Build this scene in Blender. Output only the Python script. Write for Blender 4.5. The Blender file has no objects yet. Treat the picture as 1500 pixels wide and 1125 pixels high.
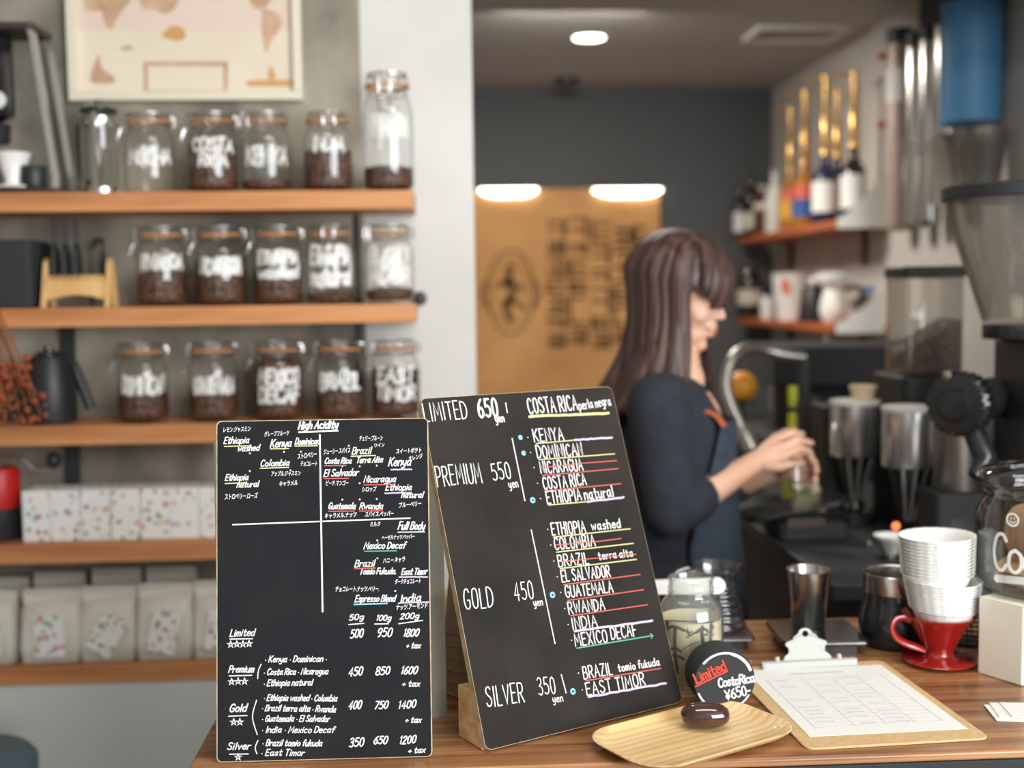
import bpy, bmesh, math, random
from mathutils import Vector, Matrix
from math import sin, cos, pi, radians, sqrt, atan2, hypot

SC = bpy.context.scene
COL = SC.collection
rnd = random.Random(11)
V = Vector

# ------------------------------------------------------------------ camera
FPX, EYE = 1750.0, 1.453                      # focal length in pixels of the 1500x1125 frame, eye height in metres
_yc = V((-100, 131.5, -FPX)).normalized()
_b = V((1, .012, 0))
_xc = (_b - _b.dot(_yc) * _yc).normalized()
_zc = _xc.cross(_yc)
ROT = Matrix((_xc, _yc, _zc))                 # camera space to world space
cam_data = bpy.data.cameras.new('camera')
cam_data.sensor_width = 36.0
cam_data.lens = FPX / 1500 * 36
cam_data.clip_start = .05
cam_data.dof.use_dof = True
cam_data.dof.focus_distance = 1.47
cam_data.dof.aperture_fstop = 2.3
cam = bpy.data.objects.new('camera', cam_data)
COL.objects.link(cam)
cam.matrix_world = Matrix.Translation((0, 0, EYE)) @ ROT.to_4x4()
SC.camera = cam

def _ray(px, py):
    return ROT @ V((px - 750, 562.5 - py, -FPX))
def at(px, py, d):
    """World point that lies d metres in front of the viewer's wall-parallel plane, seen at a pixel of the photograph."""
    r = _ray(px, py)
    return r * (d / r.y) + V((0, 0, EYE))
def onz(px, py, z=.9):
    """World point on the horizontal plane at height z."""
    r = _ray(px, py)
    return r * ((z - EYE) / r.z) + V((0, 0, EYE))
def onplane(px, py, o, n):
    r = _ray(px, py)
    e = V((0, 0, EYE))
    return e + r * ((o - e).dot(n) / r.dot(n))

# ------------------------------------------------------------------ sky, lights, exposure
W = bpy.data.worlds.new('world')
SC.world = W
W.use_nodes = True
W.node_tree.nodes['Background'].inputs[0].default_value = (.80, .88, 1.0, 1)
W.node_tree.nodes['Background'].inputs[1].default_value = .92

def area(name, loc, aim, sx, sy, watts, col):
    l = bpy.data.lights.new(name, 'AREA')
    l.shape = 'RECTANGLE'
    l.size, l.size_y, l.energy, l.color = sx, sy, watts, col
    o = bpy.data.objects.new(name, l)
    COL.objects.link(o)
    o.location = loc
    o.rotation_euler = (V(aim) - V(loc)).to_track_quat('-Z', 'Y').to_euler()
    return o
area('shop_window_daylight', (2.3, -1.5, 1.85), (.1, 2.5, 1.2), 2.8, 2.0, 215, (.94, .97, 1.0))
area('counter_lamp', (.45, 1.05, 2.6), (.45, 1.5, .9), 1.3, .35, 14, (1.0, .95, .88))
area('back_room_lamp', (.45, 4.1, 2.40), (.45, 4.5, .9), .5, .5, 58, (1.0, .93, .84))

SC.view_settings.view_transform = 'Standard'
SC.view_settings.look = 'None'
SC.view_settings.exposure = 0.0
SC.view_settings.gamma = 1.0
SC.view_settings.use_curve_mapping = False

# ------------------------------------------------------------------ materials
def srgb(r, g, b):
    f = lambda c: c / 12.92 if c <= .04045 else ((c + .055) / 1.055) ** 2.4
    return (f(r / 255), f(g / 255), f(b / 255), 1)

def mk(name, col, rough=.6, metal=0.0, col2=None, nscale=(8, 8, 8), ndetail=4, nlo=.35, nhi=.65, bump=0.0, bscale=60, coat=0.0, crough=.1, spec=.5, trans=0.0, emit=None, estr=0.0, coords='Object', sheen=0.0):
    m = bpy.data.materials.new(name)
    m.use_nodes = True
    nt = m.node_tree
    N, L = nt.nodes, nt.links
    p = N['Principled BSDF']
    p.inputs['Base Color'].default_value = col
    p.inputs['Roughness'].default_value = rough
    p.inputs['Metallic'].default_value = metal
    p.inputs['Specular IOR Level'].default_value = spec
    p.inputs['Coat Weight'].default_value = coat
    p.inputs['Coat Roughness'].default_value = crough
    p.inputs['Transmission Weight'].default_value = trans
    p.inputs['Sheen Weight'].default_value = sheen
    if emit:
        p.inputs['Emission Color'].default_value = emit
        p.inputs['Emission Strength'].default_value = estr
    tc = N.new('ShaderNodeTexCoord')
    if col2:
        mp = N.new('ShaderNodeMapping')
        mp.inputs['Scale'].default_value = nscale
        L.new(tc.outputs[coords], mp.inputs['Vector'])
        nz = N.new('ShaderNodeTexNoise')
        nz.inputs['Scale'].default_value = 1
        nz.inputs['Detail'].default_value = ndetail
        L.new(mp.outputs[0], nz.inputs['Vector'])
        r = N.new('ShaderNodeValToRGB')
        r.color_ramp.elements[0].position = nlo
        r.color_ramp.elements[0].color = col
        r.color_ramp.elements[1].position = nhi
        r.color_ramp.elements[1].color = col2
        L.new(nz.outputs['Fac'], r.inputs[0])
        L.new(r.outputs[0], p.inputs['Base Color'])
    if bump:
        nb = N.new('ShaderNodeTexNoise')
        nb.inputs['Scale'].default_value = bscale
        nb.inputs['Detail'].default_value = 3
        L.new(tc.outputs[coords], nb.inputs['Vector'])
        bp = N.new('ShaderNodeBump')
        bp.inputs['Strength'].default_value = bump
        bp.inputs['Distance'].default_value = .004
        L.new(nb.outputs['Fac'], bp.inputs['Height'])
        L.new(bp.outputs[0], p.inputs['Normal'])
    return m

def wood(name, c1, c2, c3, scale=(1.2, 22, 22), rough=.42, planks=None, coat=0.0, bands=None):
    """Grain runs along the object's x axis; planks = plank width along y."""
    m = bpy.data.materials.new(name)
    m.use_nodes = True
    nt = m.node_tree
    N, L = nt.nodes, nt.links
    p = N['Principled BSDF']
    p.inputs['Coat Weight'].default_value = coat
    tc = N.new('ShaderNodeTexCoord')
    mp = N.new('ShaderNodeMapping')
    mp.inputs['Scale'].default_value = scale
    L.new(tc.outputs['Object'], mp.inputs['Vector'])
    src = mp.outputs[0]
    plank = None
    if planks:
        sx = N.new('ShaderNodeSeparateXYZ')
        L.new(tc.outputs['Object'], sx.inputs[0])
        dv = N.new('ShaderNodeMath'); dv.operation = 'DIVIDE'; dv.inputs[1].default_value = planks
        L.new(sx.outputs['Y'], dv.inputs[0])
        fl = N.new('ShaderNodeMath'); fl.operation = 'FLOOR'
        L.new(dv.outputs[0], fl.inputs[0])
        wn = N.new('ShaderNodeTexWhiteNoise'); wn.noise_dimensions = '1D'
        L.new(fl.outputs[0], wn.inputs['W'])
        plank = wn
        cb = N.new('ShaderNodeCombineXYZ')
        ml = N.new('ShaderNodeMath'); ml.operation = 'MULTIPLY'; ml.inputs[1].default_value = 37.0
        L.new(wn.outputs['Value'], ml.inputs[0]); L.new(ml.outputs[0], cb.inputs[0])
        ad = N.new('ShaderNodeVectorMath'); ad.operation = 'ADD'
        L.new(mp.outputs[0], ad.inputs[0]); L.new(cb.outputs[0], ad.inputs[1])
        src = ad.outputs[0]
    nz = N.new('ShaderNodeTexNoise')
    nz.inputs['Scale'].default_value = 1.6; nz.inputs['Detail'].default_value = 6; nz.inputs['Distortion'].default_value = .35
    L.new(src, nz.inputs['Vector'])
    r = N.new('ShaderNodeValToRGB')
    e = r.color_ramp.elements
    e[0].position, e[0].color = .30, c1
    e[1].position, e[1].color = .72, c3
    k = e.new(.5); k.color = c2
    L.new(nz.outputs['Fac'], r.inputs[0])
    out = r.outputs[0]
    if plank:
        hs = N.new('ShaderNodeHueSaturation')
        mr = N.new('ShaderNodeMapRange'); mr.inputs['To Min'].default_value = .62; mr.inputs['To Max'].default_value = 1.25
        L.new(plank.outputs['Value'], mr.inputs['Value']); L.new(mr.outputs[0], hs.inputs['Value'])
        L.new(out, hs.inputs['Color']); out = hs.outputs[0]
    if bands:
        wv = N.new('ShaderNodeTexWave'); wv.wave_type = 'BANDS'; wv.bands_direction = 'Y'
        wv.inputs['Scale'].default_value = bands; wv.inputs['Distortion'].default_value = 5; wv.inputs['Detail'].default_value = 2
        wv.inputs['Detail Scale'].default_value = .6
        m2 = N.new('ShaderNodeMapping'); m2.inputs['Scale'].default_value = (.18, 1, 1)
        L.new(tc.outputs['Object'], m2.inputs[0]); L.new(m2.outputs[0], wv.inputs['Vector'])
        mx = N.new('ShaderNodeMix'); mx.data_type = 'RGBA'; mx.blend_type = 'MULTIPLY'
        mx.inputs['Factor'].default_value = .38
        r2 = N.new('ShaderNodeValToRGB'); r2.color_ramp.elements[0].color = (.55, .42, .3, 1); r2.color_ramp.elements[1].color = (1, 1, 1, 1)
        r2.color_ramp.elements[0].position = .0; r2.color_ramp.elements[1].position = .55
        L.new(wv.outputs['Fac'], r2.inputs[0]); L.new(out, mx.inputs['A']); L.new(r2.outputs[0], mx.inputs['B'])
        out = mx.outputs['Result']
    L.new(out, p.inputs['Base Color'])
    p.inputs['Roughness'].default_value = rough
    bp = N.new('ShaderNodeBump'); bp.inputs['Strength'].default_value = .12; bp.inputs['Distance'].default_value = .002
    L.new(nz.outputs['Fac'], bp.inputs['Height']); L.new(bp.outputs[0], p.inputs['Normal'])
    return m

def glassy(name, tint=(.93, .95, .94, 1), edge=(.35, .38, .37, 1), rough=.02, ior=1.5, film=0.0, fcol=(.8, .8, .78, 1)):
    """Thin-walled glass: clear head-on, darker and more reflective at grazing angles."""
    m = bpy.data.materials.new(name)
    m.use_nodes = True
    nt = m.node_tree
    N, L = nt.nodes, nt.links
    for n in list(N):
        N.remove(n)
    out = N.new('ShaderNodeOutputMaterial')
    lw = N.new('ShaderNodeLayerWeight'); lw.inputs['Blend'].default_value = .5
    rp = N.new('ShaderNodeValToRGB')
    rp.color_ramp.elements[0].position, rp.color_ramp.elements[0].color = .45, tint
    rp.color_ramp.elements[1].position, rp.color_ramp.elements[1].color = 1.0, edge
    L.new(lw.outputs['Facing'], rp.inputs[0])
    tr = N.new('ShaderNodeBsdfTransparent'); L.new(rp.outputs[0], tr.inputs[0])
    gl = N.new('ShaderNodeBsdfGlossy'); gl.inputs['Roughness'].default_value = rough
    fr = N.new('ShaderNodeMath'); fr.operation = 'POWER'; fr.inputs[1].default_value = 4.5
    L.new(lw.outputs['Facing'], fr.inputs[0])
    g2 = N.new('ShaderNodeMath'); g2.operation = 'MULTIPLY_ADD'; g2.inputs[1].default_value = .75; g2.inputs[2].default_value = .07; g2.use_clamp = True
    L.new(fr.outputs[0], g2.inputs[0])
    mx = N.new('ShaderNodeMixShader')
    L.new(g2.outputs[0], mx.inputs[0]); L.new(tr.outputs[0], mx.inputs[1]); L.new(gl.outputs[0], mx.inputs[2])
    last = mx
    if film:
        df = N.new('ShaderNodeBsdfDiffuse'); df.inputs[0].default_value = fcol
        m2 = N.new('ShaderNodeMixShader'); m2.inputs[0].default_value = film
        L.new(mx.outputs[0], m2.inputs[1]); L.new(df.outputs[0], m2.inputs[2])
        last = m2
    L.new(last.outputs[0], out.inputs[0])
    return m

def beans_mat():
    m = mk('roasted_beans', srgb(52, 33, 26), .38, spec=.5)
    nt = m.node_tree; N, L = nt.nodes, nt.links
    p = N['Principled BSDF']
    tc = N.new('ShaderNodeTexCoord')
    vo = N.new('ShaderNodeTexVoronoi'); vo.inputs['Scale'].default_value = 120
    L.new(tc.outputs['Object'], vo.inputs['Vector'])
    r = N.new('ShaderNodeValToRGB')
    r.color_ramp.elements[0].position, r.color_ramp.elements[0].color = .1, srgb(132, 88, 64)
    r.color_ramp.elements[1].position, r.color_ramp.elements[1].color = .7, srgb(46, 28, 22)
    L.new(vo.outputs['Distance'], r.inputs[0]); L.new(r.outputs[0], p.inputs['Base Color'])
    bp = N.new('ShaderNodeBump'); bp.invert = True; bp.inputs['Strength'].default_value = .9; bp.inputs['Distance'].default_value = .004
    L.new(vo.outputs['Distance'], bp.inputs['Height']); L.new(bp.outputs[0], p.inputs['Normal'])
    return m

def floral(name, base, scale, size=.32):
    m = mk(name, base, .55)
    nt = m.node_tree; N, L = nt.nodes, nt.links
    p = N['Principled BSDF']
    tc = N.new('ShaderNodeTexCoord')
    ob = N.new('ShaderNodeObjectInfo')
    ad = N.new('ShaderNodeVectorMath'); ad.operation = 'ADD'
    mu = N.new('ShaderNodeMath'); mu.operation = 'MULTIPLY'; mu.inputs[1].default_value = 9
    L.new(ob.outputs['Random'], mu.inputs[0])
    L.new(tc.outputs['Object'], ad.inputs[0]); L.new(mu.outputs[0], ad.inputs[1])
    vo = N.new('ShaderNodeTexVoronoi'); vo.inputs['Scale'].default_value = scale
    L.new(ad.outputs[0], vo.inputs['Vector'])
    lt = N.new('ShaderNodeMath'); lt.operation = 'LESS_THAN'; lt.inputs[1].default_value = size
    L.new(vo.outputs['Distance'], lt.inputs[0])
    hs = N.new('ShaderNodeSeparateColor'); L.new(vo.outputs['Color'], hs.inputs[0])
    rp = N.new('ShaderNodeValToRGB'); rp.color_ramp.interpolation = 'CONSTANT'
    cs = [srgb(205, 120, 128), srgb(150, 170, 110), srgb(215, 170, 120), srgb(170, 165, 190), srgb(120, 150, 150), srgb(140, 80, 70)]
    rp.color_ramp.elements[0].color = cs[0]
    rp.color_ramp.elements[1].position, rp.color_ramp.elements[1].color = .18, cs[1]
    for i, c in enumerate(cs[2:]):
        e = rp.color_ramp.elements.new(.36 + .16 * i); e.color = c
    L.new(hs.outputs[0], rp.inputs[0])
    mx = N.new('ShaderNodeMix'); mx.data_type = 'RGBA'; mx.inputs['A'].default_value = base
    L.new(lt.outputs[0], mx.inputs['Factor']); L.new(rp.outputs[0], mx.inputs['B'])
    L.new(mx.outputs['Result'], p.inputs['Base Color'])
    return m

M = {}
M['plaster'] = mk('white_plaster', srgb(222, 220, 214), .85, col2=srgb(212, 209, 202), nscale=(3, 3, 3), bump=.15, bscale=90)
M['plaster_warm'] = mk('warm_wall_paint', srgb(188, 183, 177), .85, col2=srgb(180, 174, 167), nscale=(2, 2, 2))
M['concrete'] = mk('bare_concrete', srgb(116, 110, 98), .9, col2=srgb(180, 170, 152), nscale=(5, 5, 3.2), ndetail=8, nlo=.36, nhi=.66, bump=.5, bscale=40)
M['slate'] = mk('slate_wall_paint', srgb(80, 82, 84), .8, col2=srgb(86, 87, 88), nscale=(1, 1, 1))
M['ceiling'] = mk('ceiling_paint', srgb(182, 177, 173), .9)
M['floor'] = mk('floor_concrete', srgb(92, 88, 84), .6, col2=srgb(108, 103, 98), nscale=(2, 2, 2))
M['white_panel'] = mk('white_panel_paint', srgb(206, 207, 204), .6)
M['shelf'] = wood('shelf_timber', srgb(170, 108, 62), srgb(200, 136, 84), srgb(220, 162, 110), (1.1, 16, 16), .5)
M['shelf_red'] = wood('small_shelf_timber', srgb(150, 74, 38), srgb(182, 98, 54), srgb(200, 120, 74), (14, 1.1, 16), .45)
M['counter'] = wood('counter_timber', srgb(116, 73, 44), srgb(166, 112, 70), srgb(210, 156, 104), (1.5, 34, 34), .34, planks=.078, coat=.15)
M['pine'] = wood('pine_block', srgb(196, 150, 98), srgb(218, 178, 126), srgb(232, 198, 150), (2.0, 30, 60), .55)
M['ash'] = wood('ash_veneer', srgb(216, 178, 122), srgb(230, 196, 140), srgb(240, 210, 162), (1.2, 20, 20), .38, coat=.2, bands=26)
M['bamboo'] = mk('bamboo', srgb(205, 160, 98), .5, col2=srgb(220, 180, 120), nscale=(40, 3, 3))
M['board'] = mk('blackboard_paint', srgb(33, 34, 36), .75, col2=srgb(39, 39, 41), nscale=(14, 14, 14), ndetail=8, spec=.08)
M['board_brown'] = mk('blackboard_paint_worn', srgb(39, 37, 35), .78, col2=srgb(50, 46, 42), nscale=(9, 9, 9), ndetail=9, spec=.08)
M['board_edge'] = mk('raw_board_edge', srgb(206, 186, 152), .7, col2=srgb(172, 148, 116), nscale=(60, 60, 60))
for n, c in dict(chalk_white=(232, 231, 226), chalk_yellow=(208, 202, 138), chalk_red=(202, 92, 80), chalk_violet=(196, 178, 198), chalk_green=(92, 158, 132), chalk_blue=(140, 206, 232), marker_red=(222, 74, 52)).items():
    M[n] = mk(n, srgb(*c), .8)
M['chalk_soft'] = mk('chalk_soft', srgb(206, 205, 200), .85, col2=srgb(170, 170, 168), nscale=(300, 300, 300))
M['jar_glass'] = glassy('jar_glass', (.98, .985, .975, 1), (.62, .66, .62, 1))
M['clear_glass'] = glassy('clear_glass', (.98, .985, .98, 1), (.42, .45, .45, 1))
M['reflection_film_glass'] = glassy('reflection_film_glass', (.97, .975, .96, 1), (.36, .38, .36, 1), film=.05)  # faint pale film stands in for reflections in the card jar's glass
M['hopper'] = glassy('hopper_plastic', (.80, .78, .74, 1), (.38, .36, .33, 1), .08, 1.45, film=.07)
M['acrylic'] = glassy('acrylic_sheet', (.80, .83, .76, 1), (.5, .54, .46, 1), .05, 1.5, film=.45, fcol=(.50, .50, .40, 1))
M['gasket'] = mk('rubber_gasket', srgb(196, 132, 78), .55)
M['wire'] = mk('clasp_wire', srgb(190, 190, 188), .25, 1.0)
M['steel'] = mk('brushed_steel', srgb(196, 194, 190), .22, 1.0)
M['steel_soft'] = mk('satin_steel', srgb(186, 182, 176), .38, 1.0)
M['doser'] = mk('brushed_doser_steel', srgb(220, 220, 218), .27, .9)
M['nickel'] = mk('nickel_clip', srgb(178, 178, 172), .65, .0, spec=.25)
M['tin_brown'] = mk('tinted_tube', srgb(172, 154, 142), .45, .35)
M['brass'] = mk('gold_pump', srgb(216, 176, 112), .3, .8)
M['black'] = mk('black_plastic', srgb(34, 36, 38), .45)
M['black_gloss'] = mk('black_gloss', srgb(30, 32, 34), .18, spec=.6)
M['black_matt'] = mk('black_matt', srgb(40, 42, 44), .8)
M['dark_metal'] = mk('dark_powder_coat', srgb(48, 50, 52), .5)
M['dark_brown'] = mk('dark_cabinet', srgb(58, 44, 36), .6, col2=srgb(70, 54, 44), nscale=(2, 20, 20))
M['beans'] = beans_mat()
M['coffee'] = mk('brewed_coffee', srgb(50, 26, 16), .15)
M['paper'] = mk('white_paper', srgb(226, 225, 220), .8)
M['paper_grey'] = mk('printed_grey', srgb(192, 192, 190), .8)
M['paper_cream'] = mk('cream_paper', srgb(214, 203, 166), .8, col2=srgb(200, 190, 150), nscale=(30, 30, 30))
M['filter'] = mk('filter_paper', srgb(238, 237, 232), .9, bump=.3, bscale=200)
M['kraft'] = mk('kraft_card', srgb(140, 116, 96), .8, col2=srgb(154, 130, 108), nscale=(30, 30, 30))
M['cup_card'] = mk('cup_card', srgb(214, 190, 156), .7)
M['card_cream'] = mk('cream_box', srgb(226, 219, 202), .7)
M['hardboard'] = mk('hardboard', srgb(196, 160, 112), .7, col2=srgb(210, 176, 130), nscale=(120, 120, 120), nlo=.3, nhi=.7)
M['red_ceramic'] = mk('red_ceramic', srgb(142, 24, 18), .12, coat=.6, spec=.6)
M['red_paint'] = mk('red_plastic', srgb(190, 30, 28), .4)
M['white_ceramic'] = mk('white_ceramic', srgb(232, 231, 226), .2, coat=.4)
M['white_plastic'] = mk('white_plastic', srgb(222, 221, 216), .4)
M['blue'] = mk('blue_cylinder', srgb(74, 132, 176), .5, col2=srgb(82, 140, 182), nscale=(4, 4, 4))
M['blue_vinyl'] = mk('blue_grey_vinyl', srgb(74, 100, 112), .4)
M['bag'] = mk('coffee_bag_paper', srgb(218, 213, 202), .55, col2=srgb(204, 198, 184), nscale=(6, 6, 6), bump=.6, bscale=26)
M['floral'] = floral('floral_print', srgb(232, 230, 226), 58, .29)
M['floral_card'] = floral('floral_label', srgb(236, 235, 230), 70, .38)
M['bean_gloss'] = mk('dark_polished_wood', srgb(44, 24, 18), .1, col2=srgb(74, 38, 26), nscale=(20, 60, 60), coat=1.0, crough=.04)
M['burlap'] = mk('burlap', srgb(186, 134, 80), .85, col2=srgb(206, 156, 100), nscale=(3, 3, 3), bump=.4, bscale=300)
M['sack_ink'] = mk('sack_ink', srgb(98, 72, 46), .9, col2=srgb(136, 100, 62), nscale=(40, 40, 40))
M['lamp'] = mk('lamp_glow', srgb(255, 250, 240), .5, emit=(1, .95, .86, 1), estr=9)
M['lamp_rim'] = mk('lamp_rim', srgb(200, 190, 178), .5)
M['skin'] = mk('skin', srgb(222, 172, 142), .5, col2=srgb(230, 184, 156), nscale=(12, 12, 12))
M['lips'] = mk('lips', srgb(196, 100, 92), .4)
M['hair'] = mk('dark_brown_hair', srgb(44, 30, 27), .42, col2=srgb(96, 68, 60), nscale=(55, 55, 3.0), ndetail=3, spec=.4)
M['navy'] = mk('navy_knit', srgb(35, 38, 46), .95, col2=srgb(42, 45, 54), nscale=(30, 30, 30), bump=.3, bscale=220)
M['denim'] = mk('navy_denim', srgb(46, 55, 68), .9, col2=srgb(54, 64, 78), nscale=(60, 60, 60), bump=.2, bscale=300)
M['leather'] = mk('tan_leather', srgb(168, 88, 56), .5)
M['trousers'] = mk('dark_trousers', srgb(32, 34, 40), .9)
M['orange'] = mk('orange_peel', srgb(226, 150, 40), .5, bump=.3, bscale=200)
M['lime'] = mk('lime_green', srgb(176, 178, 40), .5)
M['cookie'] = mk('cookie', srgb(176, 130, 84), .85, col2=srgb(196, 150, 100), nscale=(50, 50, 50), bump=.7, bscale=120)
M['cookie_pack'] = mk('cookie_wrap', srgb(150, 112, 78), .7, col2=srgb(166, 128, 92), nscale=(3, 3, 90))
M['map_paper'] = mk('map_paper', srgb(226, 214, 192), .7, col2=srgb(218, 204, 180), nscale=(5, 5, 5))
M['map_pink'] = mk('map_pink_sea', srgb(222, 200, 184), .7)
M['map_land'] = mk('map_land', srgb(186, 146, 116), .7, col2=srgb(204, 170, 140), nscale=(20, 20, 20))
M['map_gold'] = mk('map_gold_land', srgb(204, 152, 92), .7)
M['map_frame'] = mk('map_frame', srgb(222, 214, 192), .55)
M['bottle_dark'] = mk('dark_bottle_glass', srgb(40, 30, 28), .12, spec=.6)
M['syrup_red'] = mk('red_label', srgb(206, 70, 44), .5, col2=srgb(214, 120, 100), nscale=(60, 60, 60))
M['syrup_yellow'] = mk('yellow_label', srgb(222, 166, 50), .5)
M['syrup_blue'] = mk('blue_label', srgb(48, 92, 156), .5)
M['syrup_amber'] = mk('amber_syrup', srgb(176, 116, 44), .2)
M['syrup_brown'] = mk('brown_syrup', srgb(92, 50, 36), .25)
M['navy_bottle'] = mk('navy_bottle', srgb(34, 40, 66), .25)
M['dried'] = mk('dried_stems', srgb(120, 74, 44), .9, col2=srgb(150, 96, 56), nscale=(20, 20, 20))
M['bloom'] = mk('dried_orange_bloom', srgb(142, 70, 40), .9)
M['green_print'] = mk('green_print', srgb(120, 150, 70), .7)
M['lead_light'] = mk('pilot_light', srgb(255, 90, 50), .4, emit=(1, .18, .06, 1), estr=2.2)
M['ink'] = mk('black_ink', srgb(34, 34, 32), .7)

# ------------------------------------------------------------------ mesh building
class MB:
    def __init__(self):
        self.v, self.f = [], []
    def add(self, vs, fs):
        b = len(self.v)
        self.v.extend(V(p) for p in vs)
        self.f.extend(tuple(b + i for i in f) for f in fs)
        return self
    def box(self, c, s, rz=0.0, taper=1.0):
        x, y, z = s[0] / 2, s[1] / 2, s[2] / 2
        vs = []
        for dz in (-1, 1):
            k = taper if dz > 0 else 1
            for dx, dy in ((-1, -1), (1, -1), (1, 1), (-1, 1)):
                px, py = dx * x * k, dy * y * k
                vs.append((c[0] + px * cos(rz) - py * sin(rz), c[1] + px * sin(rz) + py * cos(rz), c[2] + dz * z))
        return self.add(vs, [(3, 2, 1, 0), (4, 5, 6, 7), (0, 1, 5, 4), (1, 2, 6, 5), (2, 3, 7, 6), (3, 0, 4, 7)])
    def lathe(self, prof, c=(0, 0, 0), n=40, mat=None, ripple=None):
        vs, fs = [], []
        c = V(c)
        for i, (r, z) in enumerate(prof):
            for k in range(n):
                a = 2 * pi * k / n
                rr = r if ripple is None else r * (1 + ripple(a, i))
                p = V((rr * cos(a), rr * sin(a), z))
                if mat is not None:
                    p = mat @ p
                vs.append(p + c)
        for i in range(len(prof) - 1):
            for k in range(n):
                k2 = (k + 1) % n
                fs.append((i * n + k, i * n + k2, (i + 1) * n + k2, (i + 1) * n + k))
        return self.add(vs, fs)
    def tube(self, pts, r, n=10, caps=True, flat=None):
        pts = [V(p) for p in pts]
        rs = r if isinstance(r, (list, tuple)) else [r] * len(pts)
        vs, fs = [], []
        ref = None
        for i, p in enumerate(pts):
            t = (pts[min(i + 1, len(pts) - 1)] - pts[max(i - 1, 0)])
            t = t.normalized() if t.length > 1e-9 else V((0, 0, 1))
            if ref is None:
                ref = t.orthogonal().normalized()
            ref = (ref - t * ref.dot(t))
            ref = ref.normalized() if ref.length > 1e-6 else t.orthogonal().normalized()
            q = t.cross(ref)
            for k in range(n):
                a = 2 * pi * k / n
                vs.append(p + ref * (rs[i] * cos(a)) + q * (rs[i] * sin(a) * (flat or 1)))
        for i in range(len(pts) - 1):
            for k in range(n):
                k2 = (k + 1) % n
                fs.append((i * n + k, i * n + k2, (i + 1) * n + k2, (i + 1) * n + k))
        if caps:
            fs.append(tuple(range(n - 1, -1, -1)))
            fs.append(tuple((len(pts) - 1) * n + k for k in range(n)))
        return self.add(vs, fs)
    def sphere(self, c, r, n=20, m=12, mat=None):
        if not isinstance(r, (list, tuple)):
            r = (r, r, r)
        vs, fs = [], []
        c = V(c)
        def P(p):
            return (mat @ V(p) if mat is not None else V(p)) + c
        vs.append(P((0, 0, -r[2])))
        for i in range(1, m):
            f = pi * i / m - pi / 2
            for k in range(n):
                a = 2 * pi * k / n
                vs.append(P((r[0] * cos(f) * cos(a), r[1] * cos(f) * sin(a), r[2] * sin(f))))
        vs.append(P((0, 0, r[2])))
        for k in range(n):
            fs.append((0, 1 + (k + 1) % n, 1 + k))
            fs.append((len(vs) - 1, 1 + (m - 2) * n + k, 1 + (m - 2) * n + (k + 1) % n))
        for i in range(m - 2):
            for k in range(n):
                k2 = (k + 1) % n
                fs.append((1 + i * n + k, 1 + i * n + k2, 1 + (i + 1) * n + k2, 1 + (i + 1) * n + k))
        return self.add(vs, fs)
    def capsule(self, p0, r0, p1, r1, n=16, flat=1.0, up=None):
        """A tapered limb with round ends; flat squashes it across the direction up."""
        p0, p1 = V(p0), V(p1)
        t = (p1 - p0).normalized()
        ref = (V(up) - t * t.dot(V(up))).normalized() if up is not None else t.orthogonal().normalized()
        q = t.cross(ref)
        rings = []
        for a in (-80, -60, -40, -20, 0):
            rings.append((p0 + t * (r0 * sin(radians(a))), r0 * cos(radians(a))))
        for a in (0, 20, 40, 60, 80):
            rings.append((p1 + t * (r1 * sin(radians(a))), r1 * cos(radians(a))))
        vs, fs = [], []
        for c, r in rings:
            for k in range(n):
                a = 2 * pi * k / n
                vs.append(c + ref * (r * cos(a) * flat) + q * (r * sin(a)))
        for i in range(len(rings) - 1):
            for k in range(n):
                k2 = (k + 1) % n
                fs.append((i * n + k, i * n + k2, (i + 1) * n + k2, (i + 1) * n + k))
        fs.append(tuple(range(n - 1, -1, -1)))
        fs.append(tuple((len(rings) - 1) * n + k for k in range(n)))
        return self.add(vs, fs)
    def prism(self, poly, z0, z1, mp=None):
        n = len(poly)
        mp = mp or (lambda x, y, z: (x, y, z))
        vs = [mp(x, y, z0) for x, y in poly] + [mp(x, y, z1) for x, y in poly]
        fs = [tuple(range(n - 1, -1, -1)), tuple(range(n, 2 * n))]
        fs += [(i, (i + 1) % n, n + (i + 1) % n, n + i) for i in range(n)]
        return self.add(vs, fs)
    def sheet(self, poly, mp):
        return self.add([mp(x, y) for x, y in poly], [tuple(range(len(poly)))])
    def loft(self, rings, caps=True, closed=True):
        n = len(rings[0])
        vs = [p for r in rings for p in r]
        fs = []
        for i in range(len(rings) - 1):
            for k in range(n if closed else n - 1):
                k2 = (k + 1) % n
                fs.append((i * n + k, i * n + k2, (i + 1) * n + k2, (i + 1) * n + k))
        if caps and closed:
            fs.append(tuple(range(n - 1, -1, -1)))
            fs.append(tuple((len(rings) - 1) * n + k for k in range(n)))
        return self.add(vs, fs)
    def build(self, name, mat, parent=None, smooth=35, bevel=0.0, fix=True):
        me = bpy.data.meshes.new(name)
        me.from_pydata([tuple(p) for p in self.v], [], self.f)
        if fix:
            bm = bmesh.new(); bm.from_mesh(me)
            bmesh.ops.recalc_face_normals(bm, faces=bm.faces)
            bm.to_mesh(me); bm.free()
        me.materials.append(mat)
        if smooth:
            me.shade_smooth()
            me.set_sharp_from_angle(angle=radians(smooth))
        o = bpy.data.objects.new(name, me)
        COL.objects.link(o)
        if parent is not None:
            o.parent = parent
        if bevel:
            b = o.modifiers.new('edge', 'BEVEL')
            b.width, b.segments, b.limit_method, b.angle_limit = bevel, 2, 'ANGLE', radians(40)
            b.harden_normals = False
        return o

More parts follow.
